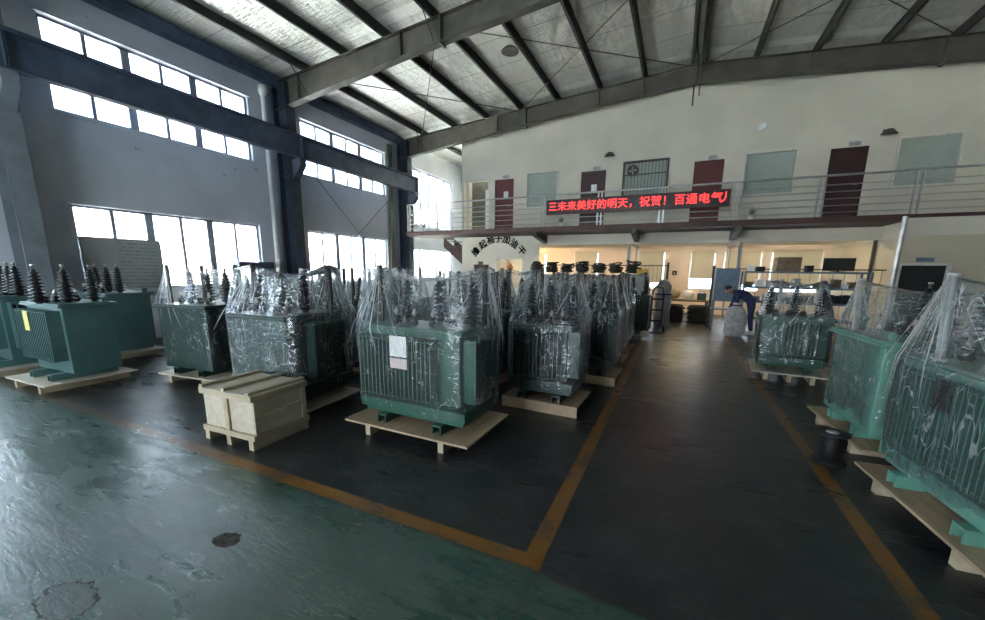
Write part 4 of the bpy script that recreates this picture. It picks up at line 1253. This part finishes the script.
# gold diamond ornament hanging in the office window
dm = thing('diamond_ornament', 'gold diamond ornament hanging before the bright ground floor window', 'ornament', (-6.0, YB - 0.05, 1.76))
MB().prism([(0.17, 0), (0, 0.22), (-0.17, 0), (0, -0.22)], 'y', -0.01, 0.01).build('plaque', M['gold'], dm)
text('character', '福', 0.17, mat('dark_red_ink', (0.25, 0.03, 0.01), 0.5), dm, (0, -0.012, 0), ext=0.002)
MB().tube([(0, 0, 0.22), (0, 0, 0.38)], 0.006, 6).tube([(0, 0, -0.22), (0, 0, -0.34)], 0.014, 6).build('cord', M['gold'], dm)

# steel cabinet beside the fence, boxes on the right rack
cb = thing('steel_cabinet', 'blue-grey steel cabinet at the left end of the right fence', 'cabinet', (1.32, 13.35, 0))
MB().box(-0.3, 0.3, -0.25, 0.25, 0.85, 1.78).build('body', M['rack_blue'], cb, bevel=0.006)
MB().box(-0.29, -0.005, -0.262, -0.25, 0.88, 1.75).build('door', M['rack_blue'], cb)
MB().box(0.005, 0.29, -0.262, -0.25, 0.88, 1.75).build('door', M['rack_blue'], cb)
for s in (-1, 1):
    for q in (-1, 1):
        MB().box(s * 0.27 - 0.02, s * 0.27 + 0.02, q * 0.22 - 0.02, q * 0.22 + 0.02, 0, 0.85).build('leg', M['rack_blue'], cb)
MB().box(-0.32, 0.32, -0.27, 0.27, 0.60, 0.63).build('shelf', M['rack_blue'], cb)
bx = thing('cardboard_box', 'dark brown cardboard box on top of the right rack', 'box', (2.72, 13.3, 1.72))
MB().box(-0.27, 0.27, -0.2, 0.2, 0, 0.38).build('body', M['cardboard'], bx, bevel=0.006)
MB().box(-0.27, 0.27, -0.03, 0.03, 0.38, 0.383).build('pale_strip', M['pine_x'], bx)  # parcel tape along the box top
pn = thing('monitor', 'flat dark monitor standing on top of the right rack', 'monitor', (3.83, 13.3, 1.72))
MB().box(-0.33, 0.33, -0.02, 0.02, 0.03, 0.36).build('screen', M['black'], pn, bevel=0.005)
MB().box(-0.12, 0.12, -0.08, 0.08, 0, 0.015).box(-0.02, 0.02, 0.0, 0.03, 0.0, 0.1).build('stand', M['black'], pn)
rnd = random.Random(11)
names = ['top', 'upper middle', 'lower middle']
for r, z in enumerate((1.72, 1.3, 0.9)):
    k = 0
    x = 1.8
    while x < 4.15:
        w = rnd.uniform(0.10, 0.2)
        if not (r == 0 and (2.35 < x + w and x < 3.05 or 3.4 < x + w)):
            h = rnd.uniform(0.1, 0.24)
            mm = M[rnd.choice(['rack_grey', 'cardboard', 'rack_blue', 'white_plastic', 'black'])]
            o = MB().box(-w / 2, w / 2, -0.15, 0.15, 0, h).box(-w / 2 - 0.006, w / 2 + 0.006, -0.156, 0.156, h - 0.03, h - 0.01).build('parts_bin', mm, loc=(x + w / 2, 13.25, z))
            tag(o, 'small parts bin on the %s shelf of the right rack' % names[r], 'bin', 'parts bins on the %s shelf of the right rack' % names[r])
            k += 1
        x += w + rnd.uniform(0.03, 0.1)

# workshop bench with reels and coils at the aisle end
wb = thing('work_bench', 'dark work bench at the end of the aisle below the pink wall', 'bench', (0.35, 15.6, 0))
MB().box(-0.75, 0.75, -0.35, 0.35, 0.66, 0.72).build('top', M['cardboard'], wb)
for sx in (-0.68, 0.68):
    for sy in (-0.3, 0.3):
        MB().box(sx - 0.03, sx + 0.03, sy - 0.03, sy + 0.03, 0, 0.66).build('leg', M['purlin'], wb)
MB().box(-0.68, 0.68, -0.3, 0.3, 0.2, 0.23).build('shelf', M['cardboard'], wb)
def reel(x, y, z, R, w, label, m, tilt=0.0):
    t = thing('wire_reel', label, 'reel', (x, y, z), 0.2, 'wire reels at the aisle end')
    mx = Matrix.Translation((0, 0, R)) @ Matrix.Rotation(pi / 2, 4, 'X')
    MB().lathe([(R, -w / 2), (R, -w / 2 + 0.02), (R * 0.5, -w / 2 + 0.02)], 26, mx).build('flange', m, t)
    MB().lathe([(R, w / 2 - 0.02), (R, w / 2), (R * 0.2, w / 2)], 26, mx).build('flange', m, t)
    MB().lathe([(R * 0.75, -w / 2 + 0.02), (R * 0.75, w / 2 - 0.02)], 26, mx).build('winding', M['copper'], t)
reel(-0.05, 15.6, 0.72, 0.22, 0.22, 'wooden wire reel on the left end of the work bench', M['pine'])
reel(0.42, 15.5, 0.72, 0.17, 0.2, 'pale wire reel in the middle of the work bench', M['white_plastic'])
gb = thing('tool_box', 'small green tool box on the right end of the work bench', 'tool box', (0.85, 15.5, 0.72))
MB().box(-0.14, 0.14, -0.1, 0.1, 0, 0.24).build('body', M['green_dark'], gb, bevel=0.006)
MB().tube([(-0.08, 0, 0.24), (-0.08, 0, 0.29), (0.08, 0, 0.29), (0.08, 0, 0.24)], 0.01, 6).build('handle', M['black'], gb)
for i, (x, y, lb) in enumerate(((-0.02, 14.75, 'big dark coil of wire on the floor in front of the work bench'), (0.78, 14.75, 'second dark coil of wire on the floor beside the cabinet'))):
    b = MB()
    for k in range(12):
        R0 = 0.33 - 0.012 * (k % 3)
        z = 0.03 + k * 0.048
        ex, ey = rnd.uniform(-0.03, 0.03), rnd.uniform(-0.03, 0.03)
        b.tube([(ex + R0 * cos(2 * pi * j / 22), ey + R0 * sin(2 * pi * j / 22), z) for j in range(23)], 0.028, 6, False)
    tag(b.build('wire_coil', M['cable'], loc=(x, y, 0)), lb, 'wire coil', 'wire coils on the workshop floor')
wp = thing('wall_box', 'small dark red box on the pink workshop wall', 'box', (-0.1, 17.98, 1.55))
MB().box(-0.09, 0.09, -0.06, 0.02, 0, 0.18).build('body', M['maroon'], wp, bevel=0.004)
MB().box(-0.03, 0.03, -0.065, -0.06, 0.06, 0.1).build('latch', M['brass'], wp)

# black post with green head and grey drum stack near the left fence end
ht = thing('hand_truck', 'black upright hand truck with a green handle at the far end of the aisle file', 'hand truck', (-0.42, 11.7, 0))
for s in (-0.14, 0.14):
    MB().tube([(s, 0, 0.1), (s, 0, 1.1)], 0.022, 8).build('upright', M['black'], ht)
MB().tube([(-0.14, 0, 1.1), (-0.1, 0, 1.25), (0.1, 0, 1.25), (0.14, 0, 1.1)], 0.028, 8).build('handle', M['green'], ht)
for z in (0.3, 0.6, 0.9):
    MB().box(-0.14, 0.14, -0.01, 0.01, z, z + 0.05).build('cross_bar', M['black'], ht)
MB().box(-0.2, 0.2, -0.25, 0.0, 0.0, 0.015).build('toe_plate', M['black'], ht)
for s in (-0.2, 0.2):
    MB().lathe([(0.1, -0.025), (0.1, 0.025), (0.03, 0.03)], 18, Matrix.Translation((s, 0.08, 0.1)) @ Matrix.Rotation(pi / 2, 4, 'Y')).build('wheel', M['black'], ht)
dr = thing('wrapped_bundle', 'tall grey cloth-wrapped bundle standing behind the black hand truck', 'bundle', (-0.32, 13.1, 0))
b = MB()
prof = [(0.20, 0), (0.23, 0.15), (0.21, 0.5), (0.24, 0.8), (0.2, 1.05), (0.23, 1.25), (0.12, 1.42), (0.02, 1.45)]
vs, fs = [], []
for i, (r, z) in enumerate(prof):
    for k in range(24):
        a = 2 * pi * k / 24
        rr = r * (1 + 0.12 * noise.noise((a * 2, z * 3, 3.3)))
        vs.append((rr * cos(a), rr * sin(a), z))
for i in range(len(prof) - 1):
    for k in range(24):
        fs.append((i * 24 + k, i * 24 + (k + 1) % 24, (i + 1) * 24 + (k + 1) % 24, (i + 1) * 24 + k))
b.add(vs, fs, True)
b.build('cloth_cover', M['rack_grey'], dr)
MB().lathe([(0.235, 0.98), (0.24, 1.0), (0.235, 1.02)], 24).build('strap', M['blue_cloth'], dr)

# pale sack on the floor beside the worker
sk = thing('sack', 'pale grey sack standing on the floor in front of the bending worker', 'sack', (1.52, 12.15, 0))
b = MB()
prof = [(0.20, 0), (0.25, 0.12), (0.26, 0.4), (0.24, 0.6), (0.18, 0.74), (0.08, 0.82), (0.11, 0.88), (0.02, 0.87)]
vs, fs = [], []
for i, (r, z) in enumerate(prof):
    for k in range(32):
        a = 2 * pi * k / 32
        rr = r * (1 + 0.10 * noise.noise((cos(a) * 1.5, sin(a) * 1.5, z * 2 + 8)) + 0.05 * noise.noise((a * 5, z, 2)))
        vs.append((rr * cos(a), rr * 0.85 * sin(a), z))
for i in range(len(prof) - 1):
    for k in range(32):
        fs.append((i * 32 + k, i * 32 + (k + 1) % 32, (i + 1) * 32 + (k + 1) % 32, (i + 1) * 32 + k))
b.add(vs, fs, True)
b.build('sack_body', M['grey_cloth'], sk)
MB().lathe([(0.095, 0.805), (0.10, 0.82), (0.095, 0.835)], 20).build('tie_cord', M['black'], sk)

# ================================================================ PERSON bending over the sack
def skinned(name, verts, edges, radii, m, parent=None, root=0, sub=2):
    me = bpy.data.meshes.new(name)
    me.from_pydata(verts, edges, [])
    o = bpy.data.objects.new(name, me)
    COL.objects.link(o)
    me.materials.append(m)
    if parent:
        o.parent = parent
    md = o.modifiers.new('skin', 'SKIN')
    md.use_smooth_shade = True
    sv = me.skin_vertices[0].data
    for i, r in enumerate(radii):
        rr = r if isinstance(r, tuple) else (r, r)
        sv[i].radius = rr
        sv[i].use_root = (i == root)
    sb = o.modifiers.new('smooth', 'SUBSURF')
    sb.levels = sb.render_levels = sub
    return o
pe = thing('person', 'person in navy work clothes and white shoes bending over beside the pale sack', 'person', (1.95, 12.68, 0), pi)
# local +x is where the person faces
PV = [(0, 0, 0.90), (0.02, 0.10, 0.84), (0.03, 0.115, 0.47), (-0.02, 0.12, 0.09), (0.02, -0.10, 0.84), (0.0, -0.115, 0.47), (-0.05, -0.12, 0.09),
      (0.14, 0, 1.02), (0.28, 0, 1.10), (0.40, 0, 1.14), (0.50, 0, 1.16), (0.39, 0.17, 1.10), (0.44, 0.22, 0.84), (0.50, 0.16, 0.66), (0.39, -0.17, 1.10), (0.44, -0.22, 0.84), (0.52, -0.15, 0.68)]
PE_ = [(0, 1), (1, 2), (2, 3), (0, 4), (4, 5), (5, 6), (0, 7), (7, 8), (8, 9), (9, 10), (9, 11), (11, 12), (12, 13), (9, 14), (14, 15), (15, 16)]
PR_ = [0.14, 0.095, 0.07, 0.055, 0.095, 0.07, 0.055, 0.14, 0.155, 0.13, 0.06, 0.075, 0.055, 0.04, 0.075, 0.055, 0.04]
skinned('body', PV, PE_, PR_, M['blue_cloth'], pe)
# head with face, looking down at the sack
hd = MB()
vs, fs = [], []
nu, nv = 20, 14
for j in range(nv + 1):
    ph = pi * j / nv
    for k in range(nu):
        a = 2 * pi * k / nu
        x, y, z = 0.095 * sin(ph) * cos(a), 0.078 * sin(ph) * sin(a), 0.118 * cos(ph)
        if x > 0 and z < -0.04:
            x *= 0.92
        if x > 0.06 and abs(y) < 0.03 and -0.04 < z < 0.01:
            x += 0.022 * (1 - abs(y) / 0.03)
        if x > 0.05 and 0.02 < abs(y) < 0.05 and 0.0 < z < 0.04:
            x -= 0.008
        vs.append((x, y, z))
for j in range(nv):
    for k in range(nu):
        fs.append((j * nu + k, (j + 1) * nu + k, (j + 1) * nu + (k + 1) % nu, j * nu + (k + 1) % nu))
HM = Matrix.Translation((0.60, 0, 1.20)) @ Matrix.Rotation(0.75, 4, 'Y')
hd.add(vs, fs, True, HM)
for s in (-1, 1):
    hd.lathe([(0.005, -0.008), (0.03, -0.006), (0.032, 0.006), (0.01, 0.008)], 10, HM @ Matrix.Translation((-0.01, s * 0.08, -0.005)) @ Matrix.Rotation(pi / 2, 4, 'X'))
hd.build('head', M['skin'], pe)
fa = MB()
for s in (-1, 1):
    fa.lathe([(0.002, -0.011), (0.011, 0), (0.002, 0.011)], 10, HM @ Matrix.Translation((0.083, s * 0.032, 0.018)))
fa.box(0.082, 0.09, -0.025, 0.025, -0.066, -0.058, HM)
fa.build('face_features', M['hair'], pe)
hr = MB()
vs2 = [(p[0] * 1.08 - 0.008, p[1] * 1.1, p[2] * 1.06 + 0.006) for p in vs[:nu * 8]]
keep = [q for q in fs if max(q) < nu * 8 and not all(vs[i][0] > 0.045 and vs[i][2] < 0.06 for i in q)]
hr.add(vs2, keep, True, HM)
hr.build('hair', M['hair'], pe)
for s in (-1, 1):
    base = Vector((0.51, s * 0.155, 0.65))
    V, E_, R_ = [tuple(base), tuple(base + Vector((0.02, 0, -0.05))), tuple(base + Vector((0.03, 0, -0.09)))], [(0, 1), (1, 2)], [0.028, 0.034, 0.030]
    for k in range(4):
        i0 = len(V)
        off = (k - 1.5) * 0.02
        L = (0.06, 0.07, 0.066, 0.05)[k]
        p = base + Vector((0.03, off, -0.095))
        V += [tuple(p), tuple(p + Vector((0.01, 0, -L * 0.5))), tuple(p + Vector((-0.006, 0, -L)))]
        E_ += [(2, i0), (i0, i0 + 1), (i0 + 1, i0 + 2)]
        R_ += [0.010, 0.009, 0.008]
    i0 = len(V)
    p = base + Vector((0.045, -s * 0.03, -0.04))
    V += [tuple(p), tuple(p + Vector((0.015, -s * 0.02, -0.05)))]
    E_ += [(1, i0), (i0, i0 + 1)]
    R_ += [0.011, 0.009]
    skinned('hand', V, E_, R_, M['skin'], pe, 0, 1)
for (x, y) in ((-0.02, 0.12), (-0.05, -0.12)):
    b = MB()
    prof = [(-0.10, 0.04, 0.09), (-0.04, 0.045, 0.10), (0.05, 0.045, 0.075), (0.13, 0.048, 0.055), (0.18, 0.03, 0.04)]
    vs, fs = [], []
    for (px, w, h) in prof:
        vs += [(x + px, y - w, 0), (x + px, y + w, 0), (x + px, y + w * 0.8, h), (x + px, y - w * 0.8, h)]
    for i in range(len(prof) - 1):
        for k in range(4):
            fs.append((i * 4 + k, i * 4 + (k + 1) % 4, i * 4 + 4 + (k + 1) % 4, i * 4 + 4 + k))
    fs += [(3, 2, 1, 0), (16, 17, 18, 19)]
    b.add(vs, fs, True)
    b.build('shoe', M['shoe'], pe, bevel=0.008)
